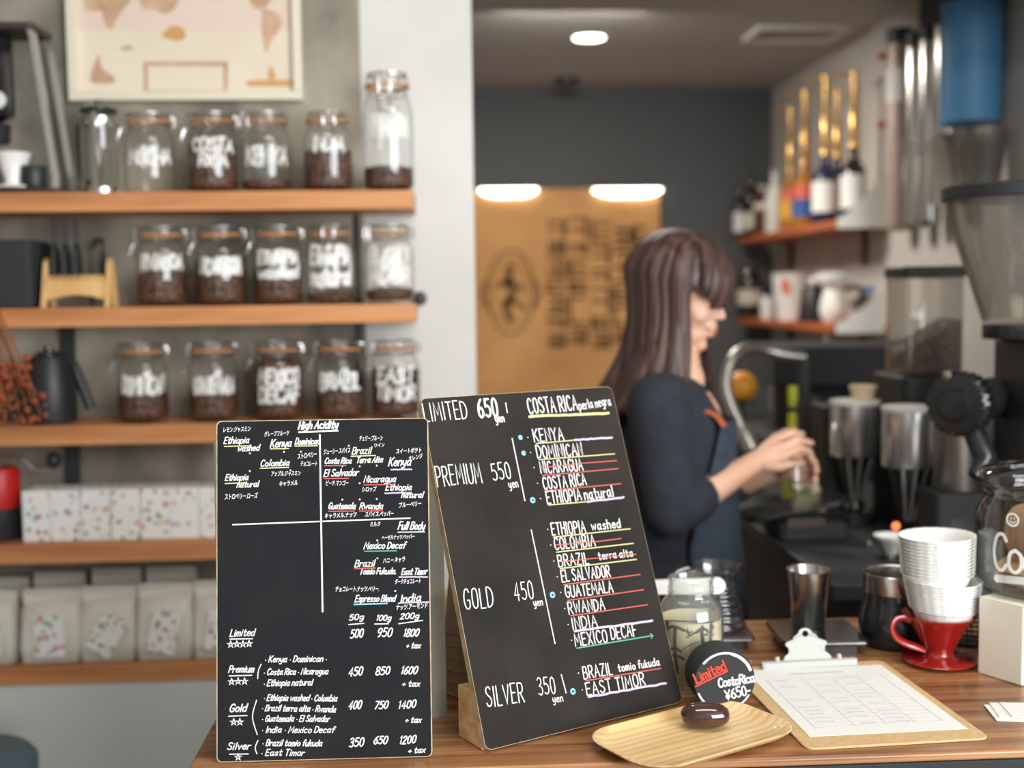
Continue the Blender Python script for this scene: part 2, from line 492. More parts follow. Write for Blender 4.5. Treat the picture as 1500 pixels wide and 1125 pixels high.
def tag(o, label, cat, group=None, kind=None):
    if label: o['label'] = label
    if cat: o['category'] = cat
    if group: o['group'] = group
    if kind: o['kind'] = kind
    return o
def thing(name, label, cat, loc, rz=0.0, group=None):
    o = bpy.data.objects.new(name, None)
    o.empty_display_size = .05
    COL.objects.link(o)
    o.location = loc
    o.rotation_euler = (0, 0, rz)
    return tag(o, label, cat, group)
def single(name, mb, mat, label, cat, loc, rz=0.0, group=None, kind=None, **kw):
    o = mb.build(name, mat, **kw)
    o.location = loc
    o.rotation_euler = (0, 0, rz)
    return tag(o, label, cat, group, kind)
def struct(name, mb, mat, **kw):
    o = mb.build(name, mat, **kw)
    o['kind'] = 'structure'
    return o
def dup(root, loc=None, label=None, rz=None, group=None):
    c = root.copy(); COL.objects.link(c)
    if loc is not None: c.location = loc
    if rz is not None: c.rotation_euler = (0, 0, rz)
    if label: c['label'] = label
    if group: c['group'] = group
    for ch in list(root.children):
        a = ch.copy(); COL.objects.link(a); a.parent = c
        for g in list(ch.children):
            b = g.copy(); COL.objects.link(b); b.parent = a
    return c
def rrect(w, h, r, n=6):
    """Rounded rectangle centred on the origin."""
    out = []
    for cx, cy, a0 in ((w / 2 - r, h / 2 - r, 0), (-w / 2 + r, h / 2 - r, 90), (-w / 2 + r, -h / 2 + r, 180), (w / 2 - r, -h / 2 + r, 270)):
        for i in range(n + 1):
            a = radians(a0 + 90 * i / n)
            out.append((cx + r * cos(a), cy + r * sin(a)))
    return out
def arc(c, r, a0, a1, n=12, ax=V((1, 0, 0)), ay=V((0, 0, 1))):
    return [V(c) + ax * (r * cos(radians(a0 + (a1 - a0) * i / n))) + ay * (r * sin(radians(a0 + (a1 - a0) * i / n))) for i in range(n + 1)]
def catmull(pts, k=6):
    out = []
    n = len(pts)
    for i in range(n - 1):
        p0, p1, p2, p3 = pts[max(i - 1, 0)], pts[i], pts[i + 1], pts[min(i + 2, n - 1)]
        for j in range(k):
            t = j / k
            out.append(tuple(.5 * (2 * b + (c - a) * t + (2 * a - 5 * b + 4 * c - d) * t * t + (3 * b - a - 3 * c + d) * t ** 3) for a, b, c, d in zip(p0, p1, p2, p3)))
    out.append(tuple(pts[-1]))
    return out

# ------------------------------------------------------------------ hand lettering
GL = {}
def _g(ch, w, spec):
    strokes = []
    for s in spec.split('|'):
        s = s.strip()
        sm = s.startswith('~')
        pts = [tuple(float(q) for q in p.split(',')) for p in s.lstrip('~').split()]
        strokes.append(catmull(pts, 5) if sm else pts)
    GL[ch] = (w, strokes)
for line in '''A .48 0,0 .24,1 .48,0|.09,.36 .39,.36
B .42 0,0 0,1|~0,1 .3,.97 .36,.76 .26,.55 0,.52|~0,.52 .32,.5 .42,.27 .3,.03 0,0
C .42 ~.41,.82 .3,.98 .12,.92 .02,.6 .03,.3 .13,.05 .3,0 .42,.16
D .43 0,0 0,1|~0,1 .25,.95 .42,.7 .42,.33 .27,.06 0,0
E .36 .36,1 0,1 0,0 .36,0|0,.52 .3,.52
F .35 .36,1 0,1 0,0|0,.52 .3,.52
G .44 ~.42,.82 .3,.98 .12,.92 .02,.6 .03,.3 .13,.05 .3,0 .42,.14 .43,.42|.26,.42 .43,.42
H .40 0,0 0,1|.4,0 .4,1|0,.5 .4,.5
I .08 .04,0 .04,1
J .32 ~.3,1 .3,.25 .22,.02 .08,.02 0,.2
K .42 0,0 0,1|.4,1 0,.42|.12,.55 .42,0
L .34 0,1 0,0 .34,0
M .54 0,0 .05,1 .27,.3 .49,1 .54,0
N .42 0,0 0,1 .42,0 .42,1
O .44 ~.22,1 .06,.88 .01,.5 .06,.12 .22,0 .38,.12 .43,.5 .38,.88 .22,1
P .40 0,0 0,1|~0,1 .3,.97 .39,.74 .3,.5 0,.46
R .42 0,0 0,1|~0,1 .3,.97 .38,.76 .3,.53 0,.48|.16,.5 .42,0
S .39 ~.37,.85 .25,.99 .07,.92 .03,.72 .16,.55 .32,.42 .39,.22 .29,.03 .1,.01 0,.16
T .42 0,1 .42,1|.21,1 .21,0
U .41 ~0,1 0,.3 .06,.06 .2,0 .34,.06 .41,.3 .41,1
V .44 0,1 .22,0 .44,1
W .6 0,1 .14,0 .3,.75 .46,0 .6,1
X .42 0,1 .42,0|.42,1 0,0
Y .42 0,1 .2,.5 .42,1|.2,.5 .2,0
Z .40 0,1 .4,1 0,0 .4,0
0 .38 ~.19,1 .05,.85 .01,.5 .05,.14 .19,0 .33,.14 .37,.5 .33,.85 .19,1
1 .18 .02,.78 .12,1 .12,0
2 .38 ~.02,.8 .12,.98 .3,.95 .34,.72 .2,.4 .0,0|0,0 .38,0
3 .36 ~.02,.88 .16,1 .32,.88 .3,.65 .14,.53 .32,.42 .36,.2 .22,0 0,.1
4 .40 .28,0 .28,1 0,.32 .4,.32
5 .37 .34,1 .06,1 .03,.56|~.03,.56 .2,.62 .36,.42 .33,.12 .16,0 0,.1
6 .37 ~.3,.98 .14,.8 .03,.5 .03,.18 .18,0 .34,.14 .34,.4 .2,.54 .04,.38
7 .36 0,1 .36,1 .12,0
8 .37 ~.2,.54 .05,.68 .06,.92 .2,1 .33,.9 .32,.68 .2,.54 .02,.36 .04,.08 .2,0 .36,.1 .36,.36 .2,.54
9 .36 ~.34,.7 .24,.46 .06,.52 .03,.82 .18,1 .33,.88 .34,.6 .28,.2 .16,0
a .42 ~.36,.5 .24,.6 .08,.52 .02,.25 .12,.02 .28,.12 .36,.4|.37,.6 .36,.1 .43,0
b .36 0,1 0,0|~0,.4 .15,.6 .34,.5 .36,.15 .2,0 0,.12
c .36 ~.36,.5 .22,.6 .05,.5 .02,.2 .15,.01 .36,.1
d .38 .37,1 .37,0|~.36,.45 .2,.6 .04,.48 .03,.15 .15,0 .36,.15
e .37 ~.03,.32 .34,.36 .31,.55 .15,.6 .03,.42 .04,.12 .2,0 .37,.1
f .30 ~.34,.92 .24,1 .15,.85 .13,0|0,.58 .3,.58
g .38 ~.35,.5 .2,.6 .04,.48 .05,.18 .2,.06 .35,.25|~.36,.6 .36,-.12 .24,-.33 .05,-.25
h .34 0,1 0,0|~0,.4 .15,.6 .31,.5 .33,0
i .10 .05,.6 .05,0|.06,.85 .07,.82
j .16 ~.12,.6 .12,-.1 .0,-.3|.13,.85 .14,.82
k .33 0,1 0,0|.3,.6 .02,.25|.1,.33 .32,0
l .10 .05,1 .05,0
m .48 0,.6 0,0|~0,.4 .12,.6 .22,.5 .23,0|~.23,.4 .35,.6 .46,.5 .47,0
n .34 0,.6 0,0|~0,.4 .15,.6 .31,.5 .33,0
o .39 ~.2,.6 .05,.47 .04,.14 .2,0 .36,.14 .36,.46 .2,.6
p .36 0,.6 0,-.35|~0,.45 .15,.6 .34,.48 .34,.14 .18,0 0,.12
r .27 0,.6 0,0|~0,.35 .12,.56 .28,.56
s .33 ~.32,.52 .18,.6 .04,.48 .15,.34 .31,.2 .2,.01 .01,.1
t .31 ~.14,.9 .14,.1 .22,0 .32,.08|0,.6 .3,.6
u .36 ~0,.6 .02,.1 .15,0 .3,.2 .33,.6|.33,.6 .34,0
v .32 0,.6 .16,0 .32,.6
w .46 0,.6 .1,0 .23,.45 .35,0 .46,.6
x .34 0,.6 .34,0|.34,.6 0,0
y .36 ~0,.6 .04,.2 .18,.1 .32,.3|~.35,.6 .32,0 .2,-.3 .03,-.25
z .34 0,.6 .32,.6 0,0 .34,0
+ .34 .17,.1 .17,.55|0,.32 .34,.32
- .26 .02,.4 .25,.4
. .10 .04,.02 .06,0
· .14 .05,.32 .08,.3
¥ .44 0,1 .21,.5 .44,1|.21,.5 .21,0|.06,.42 .37,.42|.06,.24 .37,.24'''.split('\n'):
    c, w, s = line.split(' ', 2)
    _g(c, float(w), s)

def strokes(text, gap=.13, space=.26, slant=0.0, wob=.03, seed=1):
    """Polylines of a handwritten line, capital height 1, and its width."""
    r = random.Random(len(text) * 31 + ord(text[0]) + seed)
    x, out = 0.0, []
    for ch in text:
        if ch == ' ':
            x += space
            continue
        w, ss = GL[ch]
        dy, sc = r.uniform(-wob, wob), 1 + r.uniform(-wob, wob)
        for s in ss:
            out.append([(x + px + slant * py, py * sc + dy) for px, py in s])
        x += w + gap
    return out, max(x - gap, .01)

def ribbon(poly, hw):
    """Flat pen stroke with round ends: 2D vertices and faces."""
    p = [poly[0]]
    for q in poly[1:]:
        if hypot(q[0] - p[-1][0], q[1] - p[-1][1]) > hw * .12:
            p.append(q)
    if len(p) == 1:
        c = p[0]
        return [(c[0] + hw * 1.25 * cos(k * pi / 4), c[1] + hw * 1.25 * sin(k * pi / 4)) for k in range(8)], [tuple(range(8))]
    L, R = [], []
    for i in range(len(p)):
        a, b = p[max(i - 1, 0)], p[min(i + 1, len(p) - 1)]
        if 0 < i < len(p) - 1:
            d0 = V((p[i][0] - a[0], p[i][1] - a[1])).normalized()
            d1 = V((b[0] - p[i][0], b[1] - p[i][1])).normalized()
            t = d0 + d1
            t = t.normalized() if t.length > .2 else d0
            k = min(1 / max(t.dot(d0), .55), 1.6)
        else:
            t, k = V((b[0] - a[0], b[1] - a[1])).normalized(), 1
        L.append((p[i][0] - t.y * hw * k, p[i][1] + t.x * hw * k))
        R.append((p[i][0] + t.y * hw * k, p[i][1] - t.x * hw * k))
    n = len(p)
    vs = L + R
    fs = [(i, n + i, n + i + 1, i + 1) for i in range(n - 1)]
    for end, o in ((0, 1), (n - 1, n - 2)):
        ang = atan2(p[end][1] - p[o][1], p[end][0] - p[o][0])
        b = len(vs)
        vs += [(p[end][0] + hw * cos(ang - pi / 2 + pi * k / 4), p[end][1] + hw * sin(ang - pi / 2 + pi * k / 4)) for k in range(5)]
        fs.append(tuple(range(b, b + 5)))
    return vs, fs

def pen(mb, polys, hw, mp):
    for s in polys:
        vs, fs = ribbon(s, hw)
        mb.add([mp(x, y) for x, y in vs], fs)

_kc = bpy.data.curves.new('kana', 'FONT')
_ko = bpy.data.objects.new('kana', _kc)
COL.objects.link(_ko)
def kana(text):
    """Flat outline of a line of katakana (capital height about 1): vertices, faces, width."""
    _kc.body = text
    _kc.resolution_u = 2
    _kc.offset = .018
    bpy.context.view_layer.update()
    me = bpy.data.meshes.new_from_object(_ko.evaluated_get(bpy.context.evaluated_depsgraph_get()))
    vs = [(v.co.x, v.co.y) for v in me.vertices]
    fs = [tuple(p.vertices) for p in me.polygons]
    bpy.data.meshes.remove(me)
    x0, x1 = min(v[0] for v in vs), max(v[0] for v in vs)
    y0, y1 = min(v[1] for v in vs), max(v[1] for v in vs)
    return [((x - x0), (y - y0) / (y1 - y0)) for x, y in vs], fs, x1 - x0

class Board:
    """A leaning board: lower corners on the counter, face towards the room; text is written in its own plane."""
    def __init__(self, o, yaw, tilt):
        self.o = V(o)
        self.e = V((cos(yaw), sin(yaw), 0))
        bk = V((-sin(yaw), cos(yaw), 0))
        self.up = V((0, 0, cos(tilt))) + bk * sin(tilt)
        self.n = self.e.cross(self.up)          # towards the viewer
    def uv(self, px, py):
        p = onplane(px, py, self.o, self.n) - self.o
        return V((p.dot(self.e), p.dot(self.up)))
    def P(self, u, v, h=0.0):
        return self.e * u + self.up * v + self.n * h
    def text(self, mb, s, x0, y0, x1, y1, cap, weight=.0011, slant=0.0, h=.0004, seed=1, gap=.13):
        a, b = self.uv(x0, y0), self.uv(x1, y1)
        d = b - a
        Lw = d.length
        d = d / Lw
        q = V((-d.y, d.x))
        H = (self.uv(x0, y0 - cap) - a).length
        ss, w = strokes(s, slant=0, seed=seed, gap=gap)
        kx = Lw / w
        pen(mb, [[(x * kx + slant * y * H, y * H) for x, y in st] for st in ss], weight, lambda x, y: self.P(*(a + d * x + q * y), h))
    def jp(self, mb, s, x0, y0, x1, y1, cap, h=.0004, slant=.15):
        a, b = self.uv(x0, y0), self.uv(x1, y1)
        d = b - a
        Lw = d.length
        d = d / Lw
        q = V((-d.y, d.x))
        H = (self.uv(x0, y0 - cap) - a).length
        vs, fs, w = kana(s)
        mb.add([self.P(*(a + d * (x * Lw / w + slant * y * H) + q * (y * H)), h) for x, y in vs], fs)
    def line(self, mb, x0, y0, x1, y1, weight=.001, h=.0004, rough=0):
        a, b = self.uv(x0, y0), self.uv(x1, y1)
        n = 14 if rough else 1
        r = random.Random(int(x0 * 7 + y0))
        pts = [a.lerp(b, i / n) + V((0, r.uniform(-rough, rough))) for i in range(n + 1)]
        pen(mb, [[tuple(p) for p in pts]], weight, lambda x, y: self.P(x, y, h))
    def dot(self, mb, x, y, r=.0012, h=.0004):
        c = self.uv(x, y)
        mb.add([self.P(c.x + r * cos(k * pi / 5), c.y + r * sin(k * pi / 5), h) for k in range(10)], [tuple(range(10))])
    def ring(self, mb, x, y, r, w, h=.0004):
        c = self.uv(x, y)
        pen(mb, [[(c.x + r * cos(k * pi / 12), c.y + r * sin(k * pi / 12)) for k in range(25)]], w, lambda u, v: self.P(u, v, h))
    def star(self, mb, x, y, r=.0036, h=.0004):
        c = self.uv(x, y)
        pts = [(c.x + r * cos(radians(90 + 144 * k)), c.y + r * sin(radians(90 + 144 * k))) for k in range(6)]
        pen(mb, [pts], .0006, lambda u, v: self.P(u, v, h))
    def curve(self, mb, pts, weight, h=.0004):
        uv = [tuple(self.uv(*p)) for p in pts]
        pen(mb, [catmull(uv, 6)], weight, lambda u, v: self.P(u, v, h))
    def panel(self, mb, w, hgt, t, r=.008):
        poly = [(x + w / 2, y + hgt / 2) for x, y in rrect(w, hgt, r)]
        return mb.prism(poly, -t, 0, lambda x, y, z: self.P(x, y, z))

# ------------------------------------------------------------------ the setting
WALL_Y, BACK_Y, RIGHT_X, CEIL = 2.76, 5.74, 1.59, 2.412
struct('floor', MB().box((0, 1.3, -.05), (7.2, 9.4, .1)), M['floor'], smooth=0)
xa = at(533, 300, WALL_Y).x
struct('wall_concrete', MB().box(((xa - 2.16) / 2, WALL_Y + .045, 1.38), (xa + 2.16, .12, 2.76)), M['concrete'], smooth=0)
xb = at(694, 300, WALL_Y).x
struct('wall_pillar', MB().box(((xa + xb) / 2, WALL_Y + .11, 1.38), (xb - xa, .25, 2.76)), M['plaster'], smooth=0)
struct('wall_lintel', MB().box(((xb + RIGHT_X) / 2, WALL_Y + .125, (2.186 + 2.76) / 2), (RIGHT_X - xb, .22, 2.76 - 2.186)), M['plaster'], smooth=0)
struct('wall_back', MB().box((.3, BACK_Y + .05, 1.3), (2.9, .1, 2.6)), M['slate'], smooth=0)
struct('wall_right', MB().box((RIGHT_X + .06, 3.35, 1.38), (.12, 4.9, 2.76)), M['plaster_warm'], smooth=0)
struct('wall_room', MB().box((-.9, 4.3, 1.3), (.1, 2.9, 2.6)), M['plaster_warm'], smooth=0)
struct('wall_left_blocker', MB().box((-1.22, .9, 1.38), (.12, 3.68, 2.76)), M['concrete'], smooth=0)  # unseen wall, set close in to shade the left end of the shelves
struct('ceiling_back', MB().box((.35, 4.35, CEIL + .04), (2.5, 2.9, .08)), M['ceiling'], smooth=0)
struct('ceiling_front', MB().box((.35, .5, 2.80), (5.0, 4.6, .08)), M['plaster'], smooth=0)
# conduit in the corner between bare concrete and plaster
xc = at(524, 400, WALL_Y).x
for z0, z1 in ((.9, 1.60),):
    single('conduit_pipe', MB().tube([(0, 0, 0), (0, 0, .76)], .009, 12), M['dark_metal'], 'dark vertical conduit pipe on the wall behind the shelf ends', 'pipe', (xc, WALL_Y - .011, .88))
# white half-height cabinet under the shelves
c0 = at(160, 1000, 2.55)
mb = MB().box((-.775, 2.648, .32), (.75, .188, .64))
tag(mb.build('low_cabinet', M['white_panel'], smooth=0, bevel=.003), 'plain white low cabinet front under the lowest shelf', 'cabinet')

# ------------------------------------------------------------------ front counter
ct = thing('counter_top', 'warm brown planked timber counter top along the front', 'counter', (.44, 1.655, .9))
mb = MB().box((0, 0, -.006), (1.50, .59, .012))
mb.build('top_slab', M['counter'], ct, bevel=.004)
MB().box((0, -.289, -.032), (1.496, .010, .039)).build('front_fascia', M['black_matt'], ct, smooth=0, bevel=.002)
MB().box((0, .02, -.45), (1.44, .50, .86)).build('counter_base', M['dark_brown'], ct, smooth=0)

# ------------------------------------------------------------------ the two blackboards
B1 = Board((-.2785, 1.400, .9012), radians(-1.0), radians(8.25))
t1 = thing('menu_blackboard', 'dark grey blackboard with a hand-lettered acidity chart and a price table', 'blackboard', B1.o)
b1w, b1h = .2560, .406
B1.panel(MB(), b1w, b1h, .006, .006).build('panel', M['board_edge'], t1, smooth=30)
mb = MB().prism([(x + b1w / 2, y + b1h / 2) for x, y in rrect(b1w - .0024, b1h - .002, .0055)], 0, .0003, lambda x, y, z: B1.P(x, y, z))
mb.build('writing_face', M['board'], t1, smooth=0)
W1, Y1, R1, P1, G1, L1 = MB(), MB(), MB(), MB(), MB(), MB()
B1.uvt = None
T = lambda s, *a, **k: B1.text(W1, s, *a, slant=.30, h=.0006, gap=.14, **k)
T('High Acidity', 437, 629, 494, 627, 11, .00095)
B1.line(W1, 438, 633, 495, 631, .0010, .0006)
B1.line(W1, 468.5, 637, 472.6, 896, .0010, .0006)
B1.line(W1, 341, 768.5, 600.7, 759, .0008, .0006)
for s, x0, y0, x1, y1, h in (('レモン.ジャスミン', 327, 634, 367, 632, 8), ('グレープフルーツ', 387, 640, 423, 638, 8), ('ストロベリー', 436, 673, 464, 669, 8), ('チョコレート', 440, 683, 464, 683, 7.5),
        ('アップル.ジャスミン', 397, 698, 440, 697, 8), ('キャラメル', 409, 713, 436, 711, 8), ('ストロベリー.ローズ', 329, 732, 377, 730, 9), ('チェリー.プルーン', 526, 646, 560, 645.5, 8),
        ('ワイン', 548, 655.6, 563, 654.5, 6), ('ジューシー.スパイス', 474, 666, 513, 663, 8), ('スイートポテト', 580, 665, 617, 663, 8), ('オレンジ', 599, 675.6, 619, 671, 7),
        ('ピーチ.マンゴー', 477, 711.5, 510, 711, 8), ('シロップ', 530, 721, 551, 720, 8), ('ブルーベリー', 584, 744, 617, 741, 8), ('キャラメル.ナッツ', 475.6, 760, 522, 757.5, 8),
        ('スパイス.ペッパー', 534.5, 757.5, 576, 756, 8), ('ミルク', 542, 771.6, 557, 770.7, 7), ('ヘーゼルナッツ.ペッパー', 559, 791, 607, 789, 7), ('ハニー.キャラ', 561, 825.6, 593, 823, 8),
        ('ダークチョコレート', 578, 856, 616, 854.6, 8), ('チョコレート.ナッツ.ペリー.', 491, 867, 555, 866.7, 8), ('ナッツ.アーモンド', 580, 894, 626, 891, 8)):
    B1.jp(W1, s, x0, y0, x1, y1, h, h=.0006)
for s, x0, y0, x1, y1, c in (('Ethiopia', 328, 650, 364, 649, 9.5), ('washed', 348, 661, 379, 660, 9), ('Kenya', 396, 655.6, 426, 654, 11), ('Dominican', 432, 651.5, 467, 650.7, 9.5), ('Colombia', 381.5, 683, 423, 682, 9),
        ('Ethiopia', 330, 704, 363, 703, 9), ('natural', 347, 714, 378, 713, 8.5), ('Brazil', 515.6, 665.6, 543, 664.4, 10), ('Costa Rica', 475.5, 679, 514, 679, 8.5), ('Terra Alta', 522, 678, 560, 677, 8.5),
        ('Kenya', 569, 683, 601, 681.8, 12), ('El Salvador', 474.4, 698, 524, 696.7, 10), ('Nicaragua', 533, 706.7, 579, 705.6, 9.5), ('Ethiopia', 565, 718, 602, 717.8, 9), ('natural', 588, 729, 619, 729, 8.5),
        ('Guatemala', 480.7, 745.6, 520, 745.6, 9), ('Rwanda', 526.7, 745.6, 560, 745.6, 9), ('Full Body', 583, 775.6, 621, 775.6, 11), ('Mexico Decaf', 533, 804, 593, 803, 9.5), ('Brazil', 519.6, 830.7, 548, 829.6, 10),
        ('Tomio Fukuda.', 526.7, 841, 580, 840.4, 8.5), ('East Timor', 588, 842, 625, 841, 9), ('Espresso Blend', 520, 881.6, 578, 881, 9.5), ('India', 586.7, 883, 616, 880, 11),
        ('50g', 511.6, 908.7, 532, 907, 8), ('100g', 551, 908.7, 572, 908.7, 8), ('200g', 586, 906.7, 613, 905.7, 8), ('500', 513, 935, 531, 933, 12), ('950', 552, 933, 573, 932, 12), ('1800', 590.6, 932, 612, 932, 11),
        ('+ tax', 595, 949, 615, 949, 8), ('450', 510.4, 990.5, 530, 988.6, 12), ('850', 550, 989, 570, 987, 11), ('1600', 587, 987, 610, 987, 11), ('+ tax', 589, 1005, 614, 1005, 8),
        ('400', 510.4, 1038.7, 528, 1038, 12), ('750', 548.3, 1038, 567, 1037.7, 11), ('1400', 583.3, 1038, 608, 1036, 11), ('+ tax', 593.5, 1058, 616, 1058, 8),
        ('350', 511.6, 1094.4, 532, 1092, 12), ('650', 547, 1089.5, 566, 1089.5, 11), ('1200', 585, 1089.5, 608, 1088, 11), ('+ tax', 598, 1103, 622, 1101.8, 8),
        ('Limited', 337, 932, 372, 931, 10), ('Premium', 335, 985, 371, 984.5, 10), ('Gold', 336, 1042.6, 360, 1042, 11), ('Silver', 333, 1098, 366, 1097.3, 10)):
    T(s, x0, y0, x1, y1, c, weight=.00066 if c < 10.5 else .00076)
for s, x0, y0, x1, y1 in (('· Kenya · Dominican ·', 387.7, 970, 478, 969), ('· Costa Rica · Nicaragua', 386, 988.6, 480, 987.3), ('· Ethiopia natural', 386, 1005, 457, 1003.5), ('· Ethiopia washed · Colombia', 386, 1026, 493, 1027),
        ('· Brazil terra alta · Rwanda', 383.3, 1041, 491, 1043), ('· Guatemala · El Salvador', 383.3, 1056.5, 482, 1057), ('· India · Mexico Decaf', 383, 1073, 489, 1073), ('· Brazil tomio fukuda', 384, 1092.4, 471, 1092.7), ('· East Timor', 382, 1106.6, 445, 1106.6)):
    T(s, x0, y0, x1, y1, 9, weight=.0006)
for x0, y0, x1, y1 in ((583, 779.6, 622, 779), (511, 914.8, 533, 913), (549, 914, 569, 913.6), (584, 913.6, 619, 908.7), (337, 936, 370, 935.5), (335.7, 990, 369, 989), (335, 1049, 362, 1048), (336.4, 1104.7, 364, 1104.2)):
    B1.line(W1, x0, y0, x1, y1, .0006, .0006)
for x, y in ((366, 664), (416, 662), (440.7, 661.6), (366, 690), (425.6, 689), (501.6, 683), (527, 683), (552, 682), (527, 707.8), (501.6, 732), (527, 731.6), (552, 730.7), (552.7, 791.6), (553, 817.8), (579, 865.5), (511, 653)):
    B1.dot(W1, x, y, .0011, .0006)
for x, y in ((338, 944), (347, 943.5), (356, 943.5), (365, 943), (339.3, 998.6), (349, 998), (358.4, 998), (342.5, 1057.7), (351.5, 1057.7), (349, 1109)):
    B1.star(W1, x, y, .0042, .0006)
for pts in (((382.6, 973), (378.5, 983), (377.7, 994)), ((376, 1025.5), (370, 1050), (377, 1076)), ((378, 1084.6), (374, 1095), (376.5, 1104))):
    B1.curve(W1, pts, .0006, .0006)
for x0, y0, x1, y1 in ((329, 654, 368, 653), (396, 657.5, 423, 657), (432, 653.5, 465, 653), (381.5, 686, 423, 684.6), (330, 708.4, 360, 707), (514.4, 668.5, 550, 667)):
    B1.line(Y1, x0, y0, x1, y1, .0007, .0009)
for x0, y0, x1, y1 in ((475.5, 682.3, 507, 681.8), (475, 701, 511, 700.7), (533, 710.3, 577, 709.5), (482, 749, 519, 748.5), (526.7, 748.6, 560, 748), (519.6, 833, 550, 832)):
    B1.line(R1, x0, y0, x1, y1, .0007, .0009)
for x0, y0, x1, y1 in ((573, 688, 603, 687.4), (564, 722.4, 601, 721.6), (585, 845, 626, 845), (584, 883.6, 628, 881.5)):
    B1.line(P1, x0, y0, x1, y1, .0009, .0009, rough=.0004)
B1.line(G1, 534, 807.5, 581, 806.7, .0007, .0009)
B1.line(L1, 519, 885.3, 567, 883.8, .0008, .0009)
for mb, n, m in ((W1, 'white_lettering', 'chalk_white'), (Y1, 'yellow_lettering', 'chalk_yellow'), (R1, 'red_lettering', 'chalk_red'), (P1, 'violet_lettering', 'chalk_violet'), (G1, 'green_lettering', 'chalk_green'), (L1, 'blue_lettering', 'chalk_blue')):
    mb.build(n, M[m], t1, smooth=0, fix=False)

B2 = Board((.0419, 1.4005, .9042), radians(29.0), radians(20.4))
b2w, b2h = .3075, .443
t2 = thing('price_blackboard', 'tall leaning brownish blackboard listing LIMITED, PREMIUM, GOLD and SILVER coffees', 'blackboard', B2.o)
B2.panel(MB(), b2w, b2h, .011, .009).build('panel', M['board_edge'], t2, smooth=30)
mb = MB().prism([(x + b2w / 2, y + b2h / 2) for x, y in rrect(b2w - .001, b2h - .001, .0085)], 0, .0003, lambda x, y, z: B2.P(x, y, z))
mb.build('writing_face', M['board_brown'], t2, smooth=0)
W2, Y2, R2, P2, G2, L2 = MB(), MB(), MB(), MB(), MB(), MB()
T = lambda s, *a, **k: B2.text(W2, s, *a, h=.0006, gap=.19, **k)
for s, x0, y0, x1, y1, c, w in (('LIMITED', 622.7, 617.3, 685, 613, 26, .00085), ('650', 702, 611.5, 730, 610.5, 26, .0017), ('yen', 726, 618.5, 738.7, 617.5, 12, .0009), ('COSTA RICA', 775, 606, 846.7, 601, 22, .00105),
        ('perla negra', 849, 600.5, 895, 593.5, 13, .0008), ('PREMIUM', 641, 712.5, 706, 706.7, 29, .0009), ('550', 722.7, 704, 749, 700.8, 24, .0008), ('yen', 746, 715, 759, 713, 12, .0007),
        ('KENYA', 783, 648, 826, 644.8, 18, .0009), ('DOMINICAN', 787.5, 671.5, 853.5, 666.7, 18, .0009), ('NICARAGUA', 792.5, 693.5, 854, 688.8, 17.5, .0009), ('COSTA RICA', 796.8, 716.8, 859, 710.7, 17.5, .0009),
        ('ETHIOPIA', 802, 738, 852, 732.8, 17.5, .0009), ('natural', 857, 732.5, 899, 727.5, 16, .0009), ('ETHIOPIA', 809, 784, 858, 780, 17.5, .0009), ('washed', 867, 776.5, 909, 773, 13, .0009),
        ('COLOMBIA', 813, 805, 872, 800, 17, .0009), ('BRAZIL', 818.7, 830.7, 862.5, 826, 17, .0009), ('terra alta', 877, 820, 927, 815, 11, .00075), ('EL SALVADOR', 823.4, 852.5, 894, 845, 17, .0009),
        ('GUATEMALA', 829, 875.6, 898, 867.5, 17, .0009), ('RWANDA', 833.5, 899.5, 886, 892.7, 17, .0009), ('INDIA', 839, 922.5, 875, 917.6, 17, .0009), ('MEXICO', 843, 947, 890, 940, 18, .0009), ('DECAF', 896, 936.6, 932.5, 931, 18, .0009),
        ('BRAZIL', 855.5, 995, 897, 988, 18, .0009), ('tomio fukuda', 906, 984, 966, 974.6, 11, .00085), ('EAST TIMOR', 860, 1019, 945, 1003, 18, .0009), ('GOLD', 681, 892.7, 723, 889, 29, .0009), ('450', 755, 880, 782, 877, 26, .0008),
        ('yen', 782, 888, 795, 886, 11, .0007), ('SILVER', 713.6, 1035.6, 768, 1028, 29, .0009), ('350', 789.5, 1019, 814, 1015, 25, .0008), ('yen', 810, 1029, 824.5, 1027, 11, .0007)):
    T(s, x0, y0, x1, y1, c, weight=w * .84)
for x0, y0, x1, y1 in ((740.5, 591, 742.7, 604), (750, 643, 768.5, 733), (778, 777, 812.5, 942), (822, 989, 828.8, 1014.5)):
    B2.line(W2, x0, y0, x1, y1, .0007, .0006)
    B2.dot(W2, x0, y0, .0011, .0006); B2.dot(W2, x1, y1, .0011, .0006)
for x, y in ((773, 641), (777, 663), (782, 685), (787, 708), (791.5, 730.5), (802, 775.5), (806.5, 798.5), (811, 822), (816, 845), (821, 868), (827, 891.5), (832, 915), (837, 938), (847, 986), (852.7, 1010.6)):
    B2.dot(W2, x, y, .0008, .0006)
for x, y in ((762, 641), (766.7, 664)):
    B2.ring(L2, x, y, .0016, .0017, .0007)
for x, y in ((780, 732.8), (809, 871.5), (838.9, 1013)):
    B2.ring(L2, x, y, .0028, .0012, .0007)
B2.line(Y2, 775, 610.3, 891, 605.5, .0018, .0008, rough=.0004)
for a in ((785, 650, 841, 645), (789, 673.5, 900, 665), (803, 740, 860, 735), (810, 787, 922.7, 774.7), (814.7, 809, 927.5, 796), (820, 833, 932, 819.5)):
    B2.line(Y2, *a, .0007, .0008)
